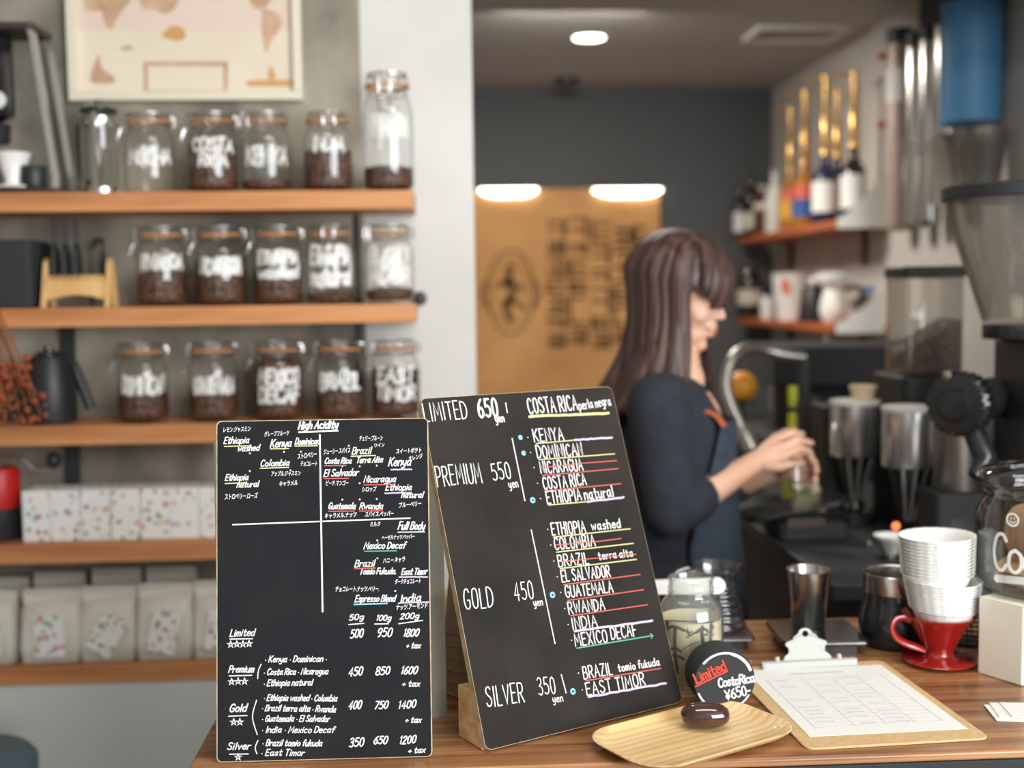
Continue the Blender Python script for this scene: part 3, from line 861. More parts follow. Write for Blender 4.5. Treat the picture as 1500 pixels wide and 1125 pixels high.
for a in ((793, 685.5, 850, 679), (850, 679, 902.7, 675), (794, 696.7, 905, 686.7), (797, 719.3, 909, 708.8), (813, 798.5, 870, 794), (870, 794, 909, 789), (819, 823, 931, 812), (824.8, 856.6, 937, 841.7), (830.7, 879.7, 942, 864), (834.8, 902.3, 947.6, 886), (857, 997.4, 967.7, 979)):
    B2.line(R2, *a, .00065, .0010)
for a in ((841, 645, 896, 641), (860, 735, 913, 729), (841, 925, 955, 909.5), (861.4, 1021, 975, 1001)):
    B2.line(P2, *a, .0014, .0012, rough=.0006)
B2.line(G2, 844.6, 949.6, 956, 931, .0008, .0010)
B2.line(G2, 952, 928.5, 956, 931, .0008, .0010)
B2.line(G2, 953.5, 935, 956, 931, .0008, .0010)
for mb, n, m in ((W2, 'white_lettering', 'chalk_white'), (Y2, 'yellow_lettering', 'chalk_yellow'), (R2, 'red_lettering', 'chalk_red'), (P2, 'violet_lettering', 'chalk_violet'), (G2, 'green_lettering', 'chalk_green'), (L2, 'blue_lettering', 'chalk_blue')):
    mb.build(n, M[m], t2, smooth=0, fix=False)
bpy.data.objects.remove(_ko)

# wooden wedge block the tall board leans on
tl = radians(20.4)
back = V((-sin(radians(29)), cos(radians(29)), 0))
mb = MB()
off = .0125
poly = [(off, 0), (off + .058, 0), (off + .058, .066), (off + .066 * math.tan(tl), .066)]
mb.prism(poly, .002, .300, lambda x, y, z: B2.e * z + back * x + V((0, 0, y)))
single('wooden_block', mb, M['pine'], 'pale pine wedge block propping up the tall leaning blackboard', 'block', (B2.o.x, B2.o.y, .9003), smooth=0, bevel=.0012)

# clear acrylic panel standing behind the acidity board
B3 = Board((-.299, 1.525, .9002), radians(1.0), radians(4.0))
t3 = thing('acrylic_stand', 'pale translucent acrylic menu stand just behind the acidity chart board', 'menu stand', B3.o)
B3.panel(MB(), .294, .37, .004, .006).build('sheet', M['acrylic'], t3, smooth=0)
MB().prism([(-.0, 0), (.040, 0), (.040, .004), (0, .004)], .02, .255, lambda x, y, z: V((z, x + .006, y))).build('foot', M['acrylic'], t3, smooth=0)
mb = MB().prism([(.004, .012), (.034, .012), (.034, .075), (.004, .075)], .0005, .0009, lambda x, y, z: B3.P(x, y, z))
mb.build('paper_insert', M['paper'], t3, smooth=0)

# ------------------------------------------------------------------ things on the front counter
# wooden tray with a dark polished bean
tc = (onz(860, 1082, .912) + onz(1163, 1066, .912) + onz(985, 1116, .912) + onz(1045, 1036, .912)) / 4
tray = MB()
rings = []
for w, l, z, r in ((.172, .084, .003, .030), (.186, .098, .0022, .034), (.206, .118, .006, .038), (.221, .133, .0125, .042), (.223, .135, .0140, .042), (.218, .130, .0148, .041), (.203, .115, .0085, .037), (.184, .096, .0052, .032), (.15, .06, .0050, .028)):
    rings.append([V((x * 1.09, y * 1.10, z)) for x, y in rrect(w, l, r, 8)])
tray.loft(rings)
single('wooden_tray', tray, M['ash'], 'light rounded wooden tray holding the polished dark bean ornament', 'tray', (tc.x, tc.y, .9004), radians(29.5), smooth=50)
bp = onz(1033, 1064, .908)
bean = MB()
rings = []
for i in range(17):
    f = -pi / 2 + pi * i / 16
    s = max(cos(f), .02) ** .72
    rings.append([V((.0305 * sin(f), .0185 * s * cos(a), .0165 + .0162 * s * sin(a) - (.0028 * s * math.exp(-((a - pi / 2) / .13) ** 2)))) for a in [2 * pi * k / 48 for k in range(48)]])
bean.loft(rings)
single('bean_ornament', bean, M['bean_gloss'], 'glossy dark brown bean-shaped ornament lying on the wooden tray', 'ornament', (bp.x, bp.y, .9059), radians(-6), smooth=60)

# round black sign lying on its rim
fc = onz(1061.5, 998, .9421)
yaw = radians(3)
sg = thing('round_sign', 'round black sign lettered Limited Costa Rica 650 in red and white', 'sign', (fc.x, fc.y, .9004))
rot = Matrix.Rotation(yaw, 4, 'Z') @ Matrix.Rotation(radians(90), 4, 'X')
dz = V((0, 0, .0417))
MB().lathe([(0, -.050), (.039, -.050), (.0413, -.047), (.0413, -.002), (.0403, -.0002), (0, 0)], dz, 56, rot.to_3x3()).build('drum', M['black_matt'], sg)
B4 = Board(fc, yaw, 0.0)
o4 = lambda p: p + dz
def on4(mb):
    mb.v = [p + dz for p in mb.v]
    return mb
m1, m2 = MB(), MB()
B4.text(m1, 'Limited', 1021, 1001, 1064, 980.5, 15, .0011, h=.0006)
B4.line(m1, 1018.7, 1005.5, 1065.5, 982.8, .0009, .0006)
B4.text(m2, 'CostaRica', 1053, 1006.7, 1105, 998.5, 13, .0011, h=.0006, gap=.08)
B4.text(m2, '¥650-', 1063.5, 1025, 1099.6, 1017, 14, .00105, h=.0006)
def rim_arc(a0, a1, r, w):
    pen(m2, [[(r * cos(radians(a0 + (a1 - a0) * k / 20)), r * sin(radians(a0 + (a1 - a0) * k / 20))) for k in range(21)]], w, lambda u, v: B4.P(u, v, .0005))
rim_arc(138, 75, .0378, .0014)
rim_arc(75, 22, .0372, .0020)
rim_arc(203, 240, .0380, .0012)
rim_arc(300, 328, .0380, .0012)
on4(m1).build('red_lettering', M['marker_red'], sg, smooth=0, fix=False)
on4(m2).build('white_lettering', M['chalk_white'], sg, smooth=0, fix=False)

# clipboard with a printed sheet
cb = thing('clipboard', 'brown hardboard clipboard holding a printed form, lying on the counter', 'clipboard', (.5335, 1.541, .9003), radians(3.6))
MB().prism(rrect(.234, .314, .012), 0, .003).build('board', M['hardboard'], cb, smooth=30, bevel=.0006)
sh = MB().prism([(-.1, -.122), (.104, -.126), (.106, .135), (-.098, .139)], .0032, .0036).build('paper_sheet', M['paper'], cb, smooth=0)
pr = MB()
for i in range(15):
    y = .094 - i * .0135
    pr.box((.002, y, .0038), (.168, .0007, .0002))
for x in (-.082, -.03, .012, .05, .086):
    pr.box((x, -.001, .0038), (.0006, .19, .0002))
r_ = random.Random(4)
for i in range(14):
    for x in (-.078, -.026, .016):
        if r_.random() < .7:
            pr.box((x + .016, .0865 - i * .0135, .0038), (.02 + .01 * r_.random(), .0026, .0002))
pr.box((0, .112, .0038), (.08, .005, .0002))
pr.build('printed_lines', M['paper_grey'], sh, smooth=0)
cl = MB()
prof = [(.137, .0042), (.139, .006), (.1395, .012), (.146, .013), (.153, .006)]
cl.loft([[V((x, y, z)) for y, z in prof] for x in (-.072, -.066, .066, .072)], closed=False)
clip = cl.build('clip', M['nickel'], cb, smooth=40)
so = clip.modifiers.new('thick', 'SOLIDIFY'); so.thickness = .0012
out = [(-.037, 0), (-.034, .006), (-.0275, .011), (-.0275, .018), (-.032, .022), (-.030, .026), (-.0215, .028), (-.017, .034), (-.0105, .038)] + [(.0105 * sin(radians(a)), .038 + .0075 * cos(radians(a))) for a in range(-70, 71, 20)] + [(.0105, .038), (.017, .034), (.0215, .028), (.030, .026), (.032, .022), (.0275, .018), (.0275, .011), (.034, .006), (.037, 0)]
bmx = MB()
n = len(out)
hole = [(.0048 * sin(radians(-180 + 360 * (k + .5) / n)), .0375 + .0048 * cos(radians(-180 + 360 * (k + .5) / n))) for k in range(n)]
fx = lambda x, y, z: (x, .149 - z + y * .30, .0122 + y * .95)
for z in (0, .0012):
    pass
vs = [fx(x, y, 0) for x, y in out] + [fx(x, y, 0) for x, y in hole] + [fx(x, y, .0013) for x, y in out] + [fx(x, y, .0013) for x, y in hole]
fs = []
for k in range(n):
    k2 = (k + 1) % n
    fs += [(k, k2, n + k2, n + k), (2 * n + k, 3 * n + k, 3 * n + k2, 2 * n + k2), (k, 2 * n + k, 2 * n + k2, k2), (n + k, n + k2, 3 * n + k2, 3 * n + k)]
bmx.add(vs, fs)
bmx.build('clip_lever', M['nickel'], cb, smooth=30)
for s in (-1, 1):
    MB().tube([(s * .047, .146, .012), (s * .047, .148, .0185)], .0035, 12).build('rivet', M['nickel'], cb)

# name cards
cp = onz(1466, 1048, .9)
for i, (dx, dy, a) in enumerate(((.006, -.004, -14), (.004, .001, -10), (.012, .004, -12), (.026, .002, -9))):
    mb = MB().box((0, 0, .0004), (.091, .055, .0007))
    single('name_card', mb, M['paper'], 'white card in the loose stack near the counter edge beside the clipboard', 'card', (cp.x + .030 + dx, cp.y + dy, .9004 + i * .0011), radians(a), group='white cards on the counter', smooth=0)

# glass jar of ink-drawn cards
jp = onz(1012, 1003, .9)
j = thing('card_jar', 'open clear glass jar holding cream paper with black ink drawings', 'jar', (jp.x, jp.y, .9003))
R0 = .0455
jb = MB().lathe([(0, .004), (.038, .003), (.043, .001), (R0, .007), (R0, .104), (.0435, .118), (.038, .128), (.0325, .1345), (.031, .138), (.0325, .141), (.031, .1435), (.0325, .1465), (.0308, .150), (.0312, .157), (.0325, .1605), (.0310, .1622), (.0292, .160), (.0285, .15), (.0285, .139), (.031, .132), (.037, .125), (.042, .115), (.0438, .104), (.0438, .009), (.040, .006), (0, .006)], n=64)
jb.v = [V((p.x, p.y, p.z * .953)) for p in jb.v]
jb.build('body', M['reflection_film_glass'], j, smooth=60)
pp = thing('paper_roll', 'rolled cream paper with black ink drawings inside the open glass jar', 'paper', (jp.x, jp.y, .9103))
mb = MB()
Rp = .0422
segs = 60
vs = [(Rp * cos(2 * pi * k / segs), Rp * sin(2 * pi * k / segs), z) for z in (0, .088) for k in range(segs)]
mb.add(vs, [(k, (k + 1) % segs, segs + (k + 1) % segs, segs + k) for k in range(segs)])
mb.lathe([(Rp - .0006, 0), (Rp - .0006, .0875)], n=segs)
mb.build('sheet', M['paper_cream'], pp, smooth=60, fix=False)
ik = MB()
acen = atan2(-jp.y, -jp.x)
cyl = lambda x, y: V(((Rp + .0004) * cos(acen + x / Rp), (Rp + .0004) * sin(acen + x / Rp), y))
def blot(pts, w):
    pen(ik, [pts], w, cyl)
# lamp-post like plant motifs and swirls
for bx, top, bot, w in ((-.022, .082, .020, .0028), (.016, .084, .052, .0026), (.030, .086, .004, .0030), (-.037, .086, .030, .0036)):
    blot(catmull([(bx, top), (bx - .001, (top + bot) / 2 + .01), (bx + .002, bot)], 6), w)
for cx, cy, w in ((-.022, .080, .0125), (-.022, .050, .008), (.016, .079, .008), (-.020, .040, .010), (.017, .054, .005), (-.024, .028, .006)):
    blot(catmull([(cx - w, cy - .002), (cx - w * .4, cy + .002), (cx + w * .4, cy + .002), (cx + w, cy - .001)], 4), .0019)
for k in range(16):
    a = r_.uniform(-.015, .035); b = r_.uniform(.030, .082)
    blot(catmull([(a, b), (a + r_.uniform(.002, .006), b + r_.uniform(-.003, .003)), (a + r_.uniform(.003, .009), b + r_.uniform(-.002, .004))], 4), r_.uniform(.0004, .0012))
blot(catmull([(-.012, .052), (.000, .060), (.012, .064)], 6), .0006)
blot([(-.045, .0862), (.045, .0862)], .0012)
ik.build('ink_print', M['ink'], pp, smooth=0, fix=False)

# thin black scale with the glass server on it
def scale(name, label, x, y, w, l, h, rz):
    t = thing(name, label, 'scale', (x, y, .9003), rz)
    MB().prism(rrect(w * .86, l * .88, .01), 0, h * .62).build('base', M['black'], t, smooth=30)
    MB().prism(rrect(w, l, .008), h * .62, h).build('platform', M['black_gloss'], t, smooth=30, bevel=.0012)
    MB().box((0, -l / 2 + .0012, h * .80), (w * .93, .003, h * .10)).build('trim', M['steel_soft'], t, smooth=0)
    return t
s1 = onz(1047, 922, .9218)
scale('coffee_scale', 'small black scale carrying the clear beehive glass server', .411, 1.846, .125, .13, .021, radians(-3))
g = thing('glass_server', 'clear beehive shaped glass server standing on the small black scale', 'server', (s1.x, s1.y, .9218))
prof = [(0, .002), (.040, .001), (.0475, .006)]
for i in range(25):
    z = .008 + i * .0031
    prof.append((.0475 - .0148 * (i / 24) ** 1.15 + .0016 * sin(i * 1.57), z))
prof += [(.0325, .0855), (.034, .092), (.0375, .1005), (.0392, .1045), (.0378, .1045), (.0355, .100), (.0318, .090), (.031, .082)]
b = MB().lathe(prof, n=64)
for k, p in enumerate(b.v):                                            # pouring lip
    a = atan2(p.y, p.x)
    if p.z > .088:
        e = math.exp(-((a + .25) / .28) ** 2) * (p.z - .088) / .0165
        b.v[k] = V((p.x * (1 + .22 * e), p.y * (1 + .22 * e), p.z + .003 * e))
b.build('body', M['clear_glass'], g, smooth=60)
MB().tube(catmull([(-.033, -.004, .094), (-.048, -.008, .100), (-.066, -.012, .092), (-.071, -.014, .072), (-.062, -.012, .050), (-.044, -.008, .044)], 6), .0042, 12, flat=1.3).build('handle', M['clear_glass'], g)

# white hanging bar of a drip stand, its post behind the tall board
wb = at(950, 858, 1.735)
ws = thing('drip_stand', 'white plastic drip stand whose round-ended bar shows behind the card jar', 'stand', (wb.x - .035, 1.735, .9003))
MB().lathe([(0, 0), (.03, 0), (.03, .006), (.009, .009), (.0075, .012), (.0075, .105), (0, .105)], n=32).build('post', M['white_plastic'], ws)
zbar = at(1000, 859, 1.735).z - .9003
mb = MB()
xr = at(1062, 858, 1.735).x - wb.x + .035
poly = [(-.01, -.0095), (xr - .0115, -.012)] + [(xr - .0115 + .0115 * cos(radians(a)), .012 * sin(radians(a))) for a in range(-75, 90, 15)] + [(xr - .0115, .012), (-.01, .0095)]
mb.prism(poly, -.006, .006, lambda x, y, z: (x, z, zbar + y))
bar = mb.build('bar', M['white_plastic'], ws, smooth=40, bevel=.001)
MB().tube([(xr - .012, -.0066, zbar - .002), (xr - .012, -.0061, zbar - .002)], .003, 14).build('hole', M['paper_grey'], bar)

# wide black scale with the steel tumbler
scale('coffee_scale', 'wide flat black scale under the stainless steel tumbler', .570, 1.799, .131, .118, .024, radians(-2.5))
tp = onz(1184, 916, .9246)
t = thing('steel_tumbler', 'shiny straight stainless steel tumbler standing on the wide black scale', 'tumbler', (tp.x, tp.y, .9246))
MB().lathe([(0, .001), (.0235, .0005), (.0252, .003), (.0338, .089), (.0344, .0905), (.0336, .0905), (.0328, .089), (.0243, .005), (0, .004)], n=64).build('body', M['steel'], t, smooth=50)

# black canister with a steel band
cp2 = onz(1309, 944, .9)
t = thing('black_canister', 'black bulbous canister with a broad steel rim behind the red dripper', 'canister', (cp2.x, cp2.y, .9003))
MB().lathe([(0, .001), (.040, .0005), (.045, .004), (.0525, .022), (.054, .036), (.052, .052), (.048, .066), (.0465, .076), (.0462, .085), (0, .085)], n=56).build('body', M['black_gloss'], t, smooth=50)
MB().lathe([(.0468, .0855), (.0478, .087), (.0478, .113), (.0485, .1145), (.0478, .1155), (.0462, .1145), (.0455, .112), (.0455, .0865)], n=56).build('steel_rim', M['steel'], t, smooth=50)

# red ceramic dripper and its stack of paper filters
dp = onz(1375, 972, .9)
t = thing('red_dripper', 'glossy red ceramic cone dripper with saucer base and loop handle', 'dripper', (dp.x, dp.y, .9003))
MB().lathe([(.012, 0), (.030, 0), (.032, .002), (.051, .005), (.0535, .0075), (.052, .0092), (.035, .0095), (.0225, .013), (.0195, .018), (.0215, .024), (.033, .046), (.0455, .0665), (.0525, .0735), (.0535, .0755), (.0515, .0755), (.044, .066), (.031, .044), (.0175, .02), (.012, .016)], n=64).build('body', M['red_ceramic'], t, smooth=50)
hd = [(-.046, -.003, .0665), (-.058, -.005, .0715), (-.069, -.006, .068), (-.0735, -.007, .057), (-.067, -.006, .043), (-.052, -.004, .033), (-.036, -.003, .027), (-.022, -.001, .022)]
MB().tube(catmull(hd, 6), .0040, 12, flat=1.6).build('handle', M['red_ceramic'], t)
fp = MB()
rng = random.Random(3)
nr = 72
def fl(a, i):
    return .011 * sin(a * 22) * (i / 5) ** 3
fp.lathe([(.030, 0), (.0335, .006), (.0385, .014), (.0430, .026), (.0455, .032), (.0500, .0345)], n=132, ripple=fl)
f0 = fp.build('paper_filter', M['filter'], None, smooth=60, fix=False)
sd = f0.modifiers.new('thick', 'SOLIDIFY'); sd.thickness = .0005
filters = []
NF = 23
for i in range(NF):
    o = f0 if i == 0 else f0.copy()
    if i: COL.objects.link(o)
    lower = i < 11
    k = i / 10 if lower else (i - 11) / 11
    z = .9505 + (.0042 * i if lower else   .0042 * 10 + .0108 + (i - 11) * .0050)
    ox = .003 * (1 - k) if lower else -.006 - .0015 * k
    o.location = (dp.x + .003 + ox + rng.uniform(-.0001, .0001), dp.y + rng.uniform(-.0001, .0001), z)
    s = (1.00 + .12 * k) if lower else (1.04 + .05 * k)
    o.scale = (s, s, 1.0)
    o.rotation_mode = 'ZYX'
    o.rotation_euler = (0, -.03 if not lower else .02, 2 * pi / 22 * rng.randint(0, 21))
    if i == NF - 1:
        tag(o, 'topmost white paper filter of the stack in the red dripper', 'paper filter', 'paper filters in the red dripper')
    else:
        tag(o, 'white fluted paper filter nested in the stack in the red dripper', 'paper filter', 'paper filters in the red dripper')

# cream box and the big cookie jar on it
C0 = onz(1497, 1006, .9)
rzb = radians(28.5)
ex, ey = V((cos(rzb), sin(rzb), 0)), V((-sin(rzb), cos(rzb), 0))
bx = thing('cream_box', 'plain cream cardboard box under the cookie jar', 'box', (C0.x, C0.y, .9003), rzb)
MB().box((.115, .036, .0555), (.23, .072, .111)).build('carton', M['card_cream'], bx, smooth=0, bevel=.002)
MB().box((.115, .036, .1114), (.2295, .0715, .0006)).build('lid_flap', M['card_cream'], bx, smooth=0)
jc = V((C0.x, C0.y, 0)) + ex * .110 + ey * .036
Rj = .1015
cj = thing('cookie_jar', 'large clear glass cookie jar lettered in white on the cream box', 'jar', (jc.x, jc.y, 1.0125))
MB().lathe([(0, .004), (.085, .002), (.095, .004), (Rj - .001, .012), (Rj, .02), (Rj, .112), (Rj - .004, .126), (Rj - .012, .136), (.0905, .1405), (.0915, .148), (.094, .150), (.0945, .155), (.0915, .157), (.0885, .155), (.0875, .141), (.0965, .127), (.099, .112), (.099, .02), (.095, .010), (0, .0075)], n=72).build('body', M['clear_glass'], cj, smooth=60)
ld = MB().lathe([(.0955, .158), (.0975, .162), (.0965, .172), (.094, .176), (.06, .184), (.02, .188), (0, .188)], n=64)
tilt = Matrix.Rotation(radians(-4), 3, 'Y')
ld.v = [tilt @ (p - V((0, 0, .157))) + V((0, 0, .163)) for p in ld.v]
ld.build('lid', M['clear_glass'], cj, smooth=60)
kn = MB().sphere((.003, 0, .209), (.014, .014, .012), 20, 12)
kn.build('lid_knob', M['clear_glass'], cj)
lt = MB()
ac = atan2(-jc.y, -jc.x)
cy2 = lambda x, y: V(((Rj + .0006) * cos(ac + x / Rj), (Rj + .0006) * sin(ac + x / Rj), y))
ss, w = strokes('Cookie', gap=.05, wob=0)
x0 = -.080
pen(lt, [[(x0 + x * .052, .043 + y * .052) for x, y in s] for s in ss], .0026, cy2)
pen(lt, [[(x0 + .030 + .0085 * cos(k * pi / 10), .117 + .0085 * sin(k * pi / 10)) for k in range(21)]], .0014, cy2)
pen(lt, [catmull([(x0 + .026, .115), (x0 + .030, .1125), (x0 + .034, .115)], 4), [(x0 + .0275, .1185), (x0 + .0276, .1195)], [(x0 + .0325, .1185), (x0 + .0326, .1195)]], .0008, cy2)
pen(lt, [[(x0 + .006, .029), (.05, .031)]], .0055, cy2)
lt.build('white_lettering', M['chalk_white'], cj, smooth=0, fix=False)
for i, (dx, dy, z, rx, c) in enumerate(((0, 0, .014, 0, 'cookie'), (.002, -.003, .029, 3, 'cookie'))):
    m_ = MB().lathe([(0, 0), (.068, 0), (.075, .005), (.068, .011), (.03, .013), (0, .013)], n=40)
    single('cookie', m_, M[c], ('round golden cookie flat on the bottom of the cookie jar', 'round golden cookie second from the bottom of the cookie jar')[i], 'cookie', (jc.x + dx, jc.y + dy, 1.0125 + z), 0, group='cookies in the jar')
pk = MB().prism(rrect(.12, .078, .03), -.035, .035, lambda x, y, z: (x, z, .040 + y))
single('cookie_packet', pk, M['cookie_pack'], 'brown ridged packet of wafers standing inside the cookie jar', 'packet', (jc.x + .004, jc.y, 1.0125 + .046), radians(20), bevel=.004)

# small dark wire basket
bk = at(1420, 930, 1.79)
t = thing('wire_basket', 'small dark wire basket between the red dripper and the cream box', 'basket', (bk.x, 1.79, .9003))
mb = MB()
for i in range(9):
    z = .004 + i * .0072
    r = .030 + .006 * i / 8
    mb.tube([(r * cos(2 * pi * k / 32), r * sin(2 * pi * k / 32), z) for k in range(33)], .0013, 6, caps=False)
mb.build('wire_rings', M['dark_metal'], t)
mb = MB()
for k in range(12):
    a = 2 * pi * k / 12
    mb.tube([(.030 * cos(a), .030 * sin(a), .002), (.036 * cos(a), .036 * sin(a), .064)], .0013, 6)
mb.lathe([(0, .002), (.030, .002), (.030, .004), (0, .004)], n=32)
mb.build('wire_frame', M['dark_metal'], t)

# inverted kraft cups behind the wooden block
cc = at(689, 960, 1.635)
for i in range(6):
    mb = MB().lathe([(.0375, 0), (.0385, .001), (.0375, .003), (.0355, .004), (.0275, .082), (.026, .084), (0, .084), (0, .0825), (.0262, .081), (.0342, .003)], n=40)
    single('kraft_cup', mb, M['kraft'], 'brown kraft cup in the upturned stack behind the pine block', 'cup', (cc.x, 1.638, .9004 + i * .0175), 0, group='upturned kraft cups')
pc = at(650, 925, 1.9)
mb = MB().lathe([(0, 0), (.022, 0), (.030, .070), (.031, .072), (.0295, .072), (.021, .003), (0, .003)], n=36)
single('paper_cup', mb, M['cup_card'], 'pale paper cup standing in the gap between the two blackboards', 'cup', (pc.x, 1.90, .9003))

# ------------------------------------------------------------------ wall shelves and what stands on them
SY0, SY1 = 2.55, 2.7435
xe = at(606, 300, SY0).x
ZS = []
for (py, name), lab in zip(((280, 'a'), (448.5, 'b'), (621, 'c'), (793, 'd'), (970, 'e')), (
        'topmost orange-brown timber wall shelf, under the world map', 'orange-brown timber wall shelf second from the top, with a wooden comb rack',
        'orange-brown timber wall shelf third from the top, with black kettles', 'brown timber wall shelf carrying the row of flower-printed boxes', 'lowest reddish brown timber wall shelf, carrying the coffee bags')):
    z = at(300, py, SY0).z
    ZS.append(z)
    mb = MB().box((0, 0, -.020), (xe + 1.155, SY1 - SY0, .040))
    single('wall_shelf', mb, M['shelf'], lab, 'shelf', ((xe - 1.155) / 2, (SY0 + SY1) / 2, z), group='timber wall shelves', smooth=0, bevel=.002)
for i, (px, w) in enumerate(((100, .030),)):
    x = at(px, 500, 2.74).x
    single('shelf_upright', MB().box((0, 0, .0), (w, .012, ZS[1] - ZS[3] - .05)), M['dark_metal'], 'dark flat steel upright on the concrete behind the kettles', 'bracket', (x, SY1 - .007 , (ZS[1] + ZS[3]) / 2 - .02), smooth=0)
    # cut into the back of the shelves

JY = 2.622
JR, JH = .0535, .168
def jar_parts(root, R, H, clasp=True):
    """Swing-top preserving jar: glass body, lid, rubber ring and wire clasp."""
    body = MB().lathe([(0, .004), (R * .80, .0015), (R * .93, .004), (R, .014), (R, H * .60), (R * .97, H * .70), (R * .86, H * .785), (R * .78, H * .815), (R * .775, H * .845), (R * .83, H * .865), (R * .83, H * .885)], n=48)
    body.build('body', M['jar_glass'], root, smooth=60)
    MB().lathe([(R * .83, H * .915), (R * .845, H * .935), (R * .82, H * .985), (R * .74, H), (R * .70, H * .985), (0, H * .975)], n=48).build('lid', M['jar_glass'], root, smooth=60)
    MB().lathe([(R * .80, H * .885), (R * .885, H * .890), (R * .885, H * .910), (R * .80, H * .915)], n=48).build('rubber_ring', M['gasket'], root, smooth=60)
    MB().lathe([(R * .79, H * .985), (R * .80, H * 1.003), (R * .72, H * 1.006), (R * .71, H * .995)], n=48).build('lid_ring', M['steel_soft'], root, smooth=60)
    if clasp:
        m = MB()
        m.tube([(R * .80 * cos(2 * pi * k / 40), R * .80 * sin(2 * pi * k / 40), H * .83) for k in range(41)], .0013, 6, caps=False)
        for s in (-1, 1):
            y = s * R * .22
            m.tube(catmull([(-R * .84, y, H * .83), (-R * 1.06, y, H * .80), (-R * 1.16, y, H * .72), (-R * 1.24, y * .9, H * .66)], 5), .0016, 6)
            m.tube(catmull([(-R * .98, y, H * .80), (-R * 1.02, y, H * .92), (-R * .92, y * .8, H * 1.0), (-R * .80, y * .5, H * .97)], 5), .0014, 6)
            m.tube(catmull([(R * .84, y, H * .83), (R * .98, y, H * .86), (R * .97, y, H * .95), (R * .85, y, H * .97)], 5), .0015, 6)
        m.tube([(-R * 1.24, -R * .2, H * .66), (-R * 1.24, R * .2, H * .66)], .0016, 6)
        m.build('wire_clasp', M['wire'], root)

def jar_text(root, lines, R, H, x, y, zf=.50, size=1.0, w=.0022, fit=.092):
    m = MB()
    a0 = atan2(-y, -x)
    for k, s in enumerate(lines):
        ss, wd = strokes(s, gap=.12, wob=.07, seed=k + 3)
        L = min(fit, wd * .034 * size)
        kx = L / wd
        hh = .030 * size if len(lines) == 1 else .025 * size
        zc = H * zf - k * .031 * size + (.014 * size if len(lines) > 1 else 0)
        pen(m, [[(-L / 2 + px * kx + .1 * py * hh, zc + (py - .5) * hh) for px, py in st] for st in ss], w, lambda u, v: V(((R + .0008) * cos(a0 + u / R), (R + .0008) * sin(a0 + u / R), v)))
    m.build('white_lettering', M['chalk_white'], root, smooth=0, fix=False)

JB = None
def coffee_jar(xl, xr, py, shelf, fill, lines, label, beans_label, rot=0.0, tall=False, zf=.5, size=1.0, group='coffee jars on the wall shelves', w=.0022):
    global JB
    px = (xl + xr) / 2
    d = JY
    x = at(px, 300, d).x
    z = ZS[shelf] + .0008
    t = thing('coffee_jar', label, 'jar', (x, d, z), 0.0, group)
    if tall:
        R, H = .0545, .250
        jar_parts(t, R, H, True)
    else:
        R, H = JR, JH
        if JB is None:
            jar_parts(t, R, H)
            JB = t
        else:
            for ch in JB.children:
                if ch.name.startswith('white_lettering'): continue
                c = ch.copy(); COL.objects.link(c); c.parent = t
    for ch in t.children:
        ch.rotation_euler = (0, 0, rot)
    if lines:
        jar_text(t, lines, R, H, x, d, zf, size, w)
    if fill > 0:
        r_ = random.Random(int(px))
        n = 36
        zt = H * fill
        ri = R * .955
        tl = r_.uniform(-.1, .1)
        m = MB()
        rings = [(0, .0055), (ri * .80, .0055), (ri * .95, .009), (ri, .017), (ri, max(zt, .02))]
        top_r = 1.0
        if fill > .7:
            rings[-1] = (ri, H * .585)
            rings += [(ri * .955, H * .69), (ri * .86, H * .755)]
            zt, top_r = H * .755, .86
        m.lathe(rings, n=n)
        vs = []
        base = len(rings) * n - n
        for i, f in enumerate((.75, .5, .25)):
            for k in range(n):
                a = 2 * pi * k / n
                vs.append((ri * top_r * f * cos(a), ri * top_r * f * sin(a), max(zt, .02) + .006 * (1 - f) + r_.uniform(-.003, .003) + tl * ri * f * cos(a) * .2))
        b0 = len(m.v)
        m.v.extend(V(p) for p in vs)
        prev = base
        for i in range(3):
            cur = b0 + i * n
            for k in range(n):
                m.f.append((prev + k, prev + (k + 1) % n, cur + (k + 1) % n, cur + k))
            prev = cur
        m.f.append(tuple(prev + k for k in range(n)))
        single('coffee_beans', m, M['beans'], beans_label, 'coffee beans', (x, d, z + .0006), kind='stuff', smooth=50)
    return t

coffee_jar(186, 257, 165, 0, 0, ['MOCHA'], 'empty clip-top glass jar beside the french press on the top shelf', '', .3, zf=.45, w=.003)
coffee_jar(277, 351, 163, 0, .60, ['COSTA', 'RICA'], 'clip-top jar over half full of beans under the map, second jar on the top shelf', 'brown coffee beans over half filling the second jar on the top shelf', .2, zf=.50, w=.003)
coffee_jar(355, 429, 168, 0, .14, ['KENYA'], 'nearly empty clip-top jar under the lower corner of the map', 'thin layer of coffee beans in the jar under the corner of the map', .75, zf=.44, size=1.15, w=.003)
coffee_jar(447, 519, 165, 0, .52, ['INDIA'], 'half full clip-top jar standing next to the tall jar on the top shelf', 'coffee beans half filling the jar next to the tall one', 1.7, zf=.58, w=.003)
coffee_jar(533, 608, 108, 0, .20, ['RWANDA'], 'tall clip-top jar at the end of the top shelf, beans only at its bottom', 'layer of coffee beans at the bottom of the tall jar', 1.5, tall=True, zf=.55, size=1.5, w=.004)
coffee_jar(198, 270, 333, 1, .40, ['RWANDA'], 'clip-top jar of beans next to the bamboo comb rack on the second shelf', 'coffee beans in the jar next to the bamboo comb rack', .35, zf=.56, w=.003)
coffee_jar(283, 358, 333, 1, .58, ['NICARAGUA'], 'clip-top jar with one slanted white name, second jar on the second shelf', 'coffee beans over half filling the jar with the slanted name', .3, zf=.50, size=1.1, w=.0034)
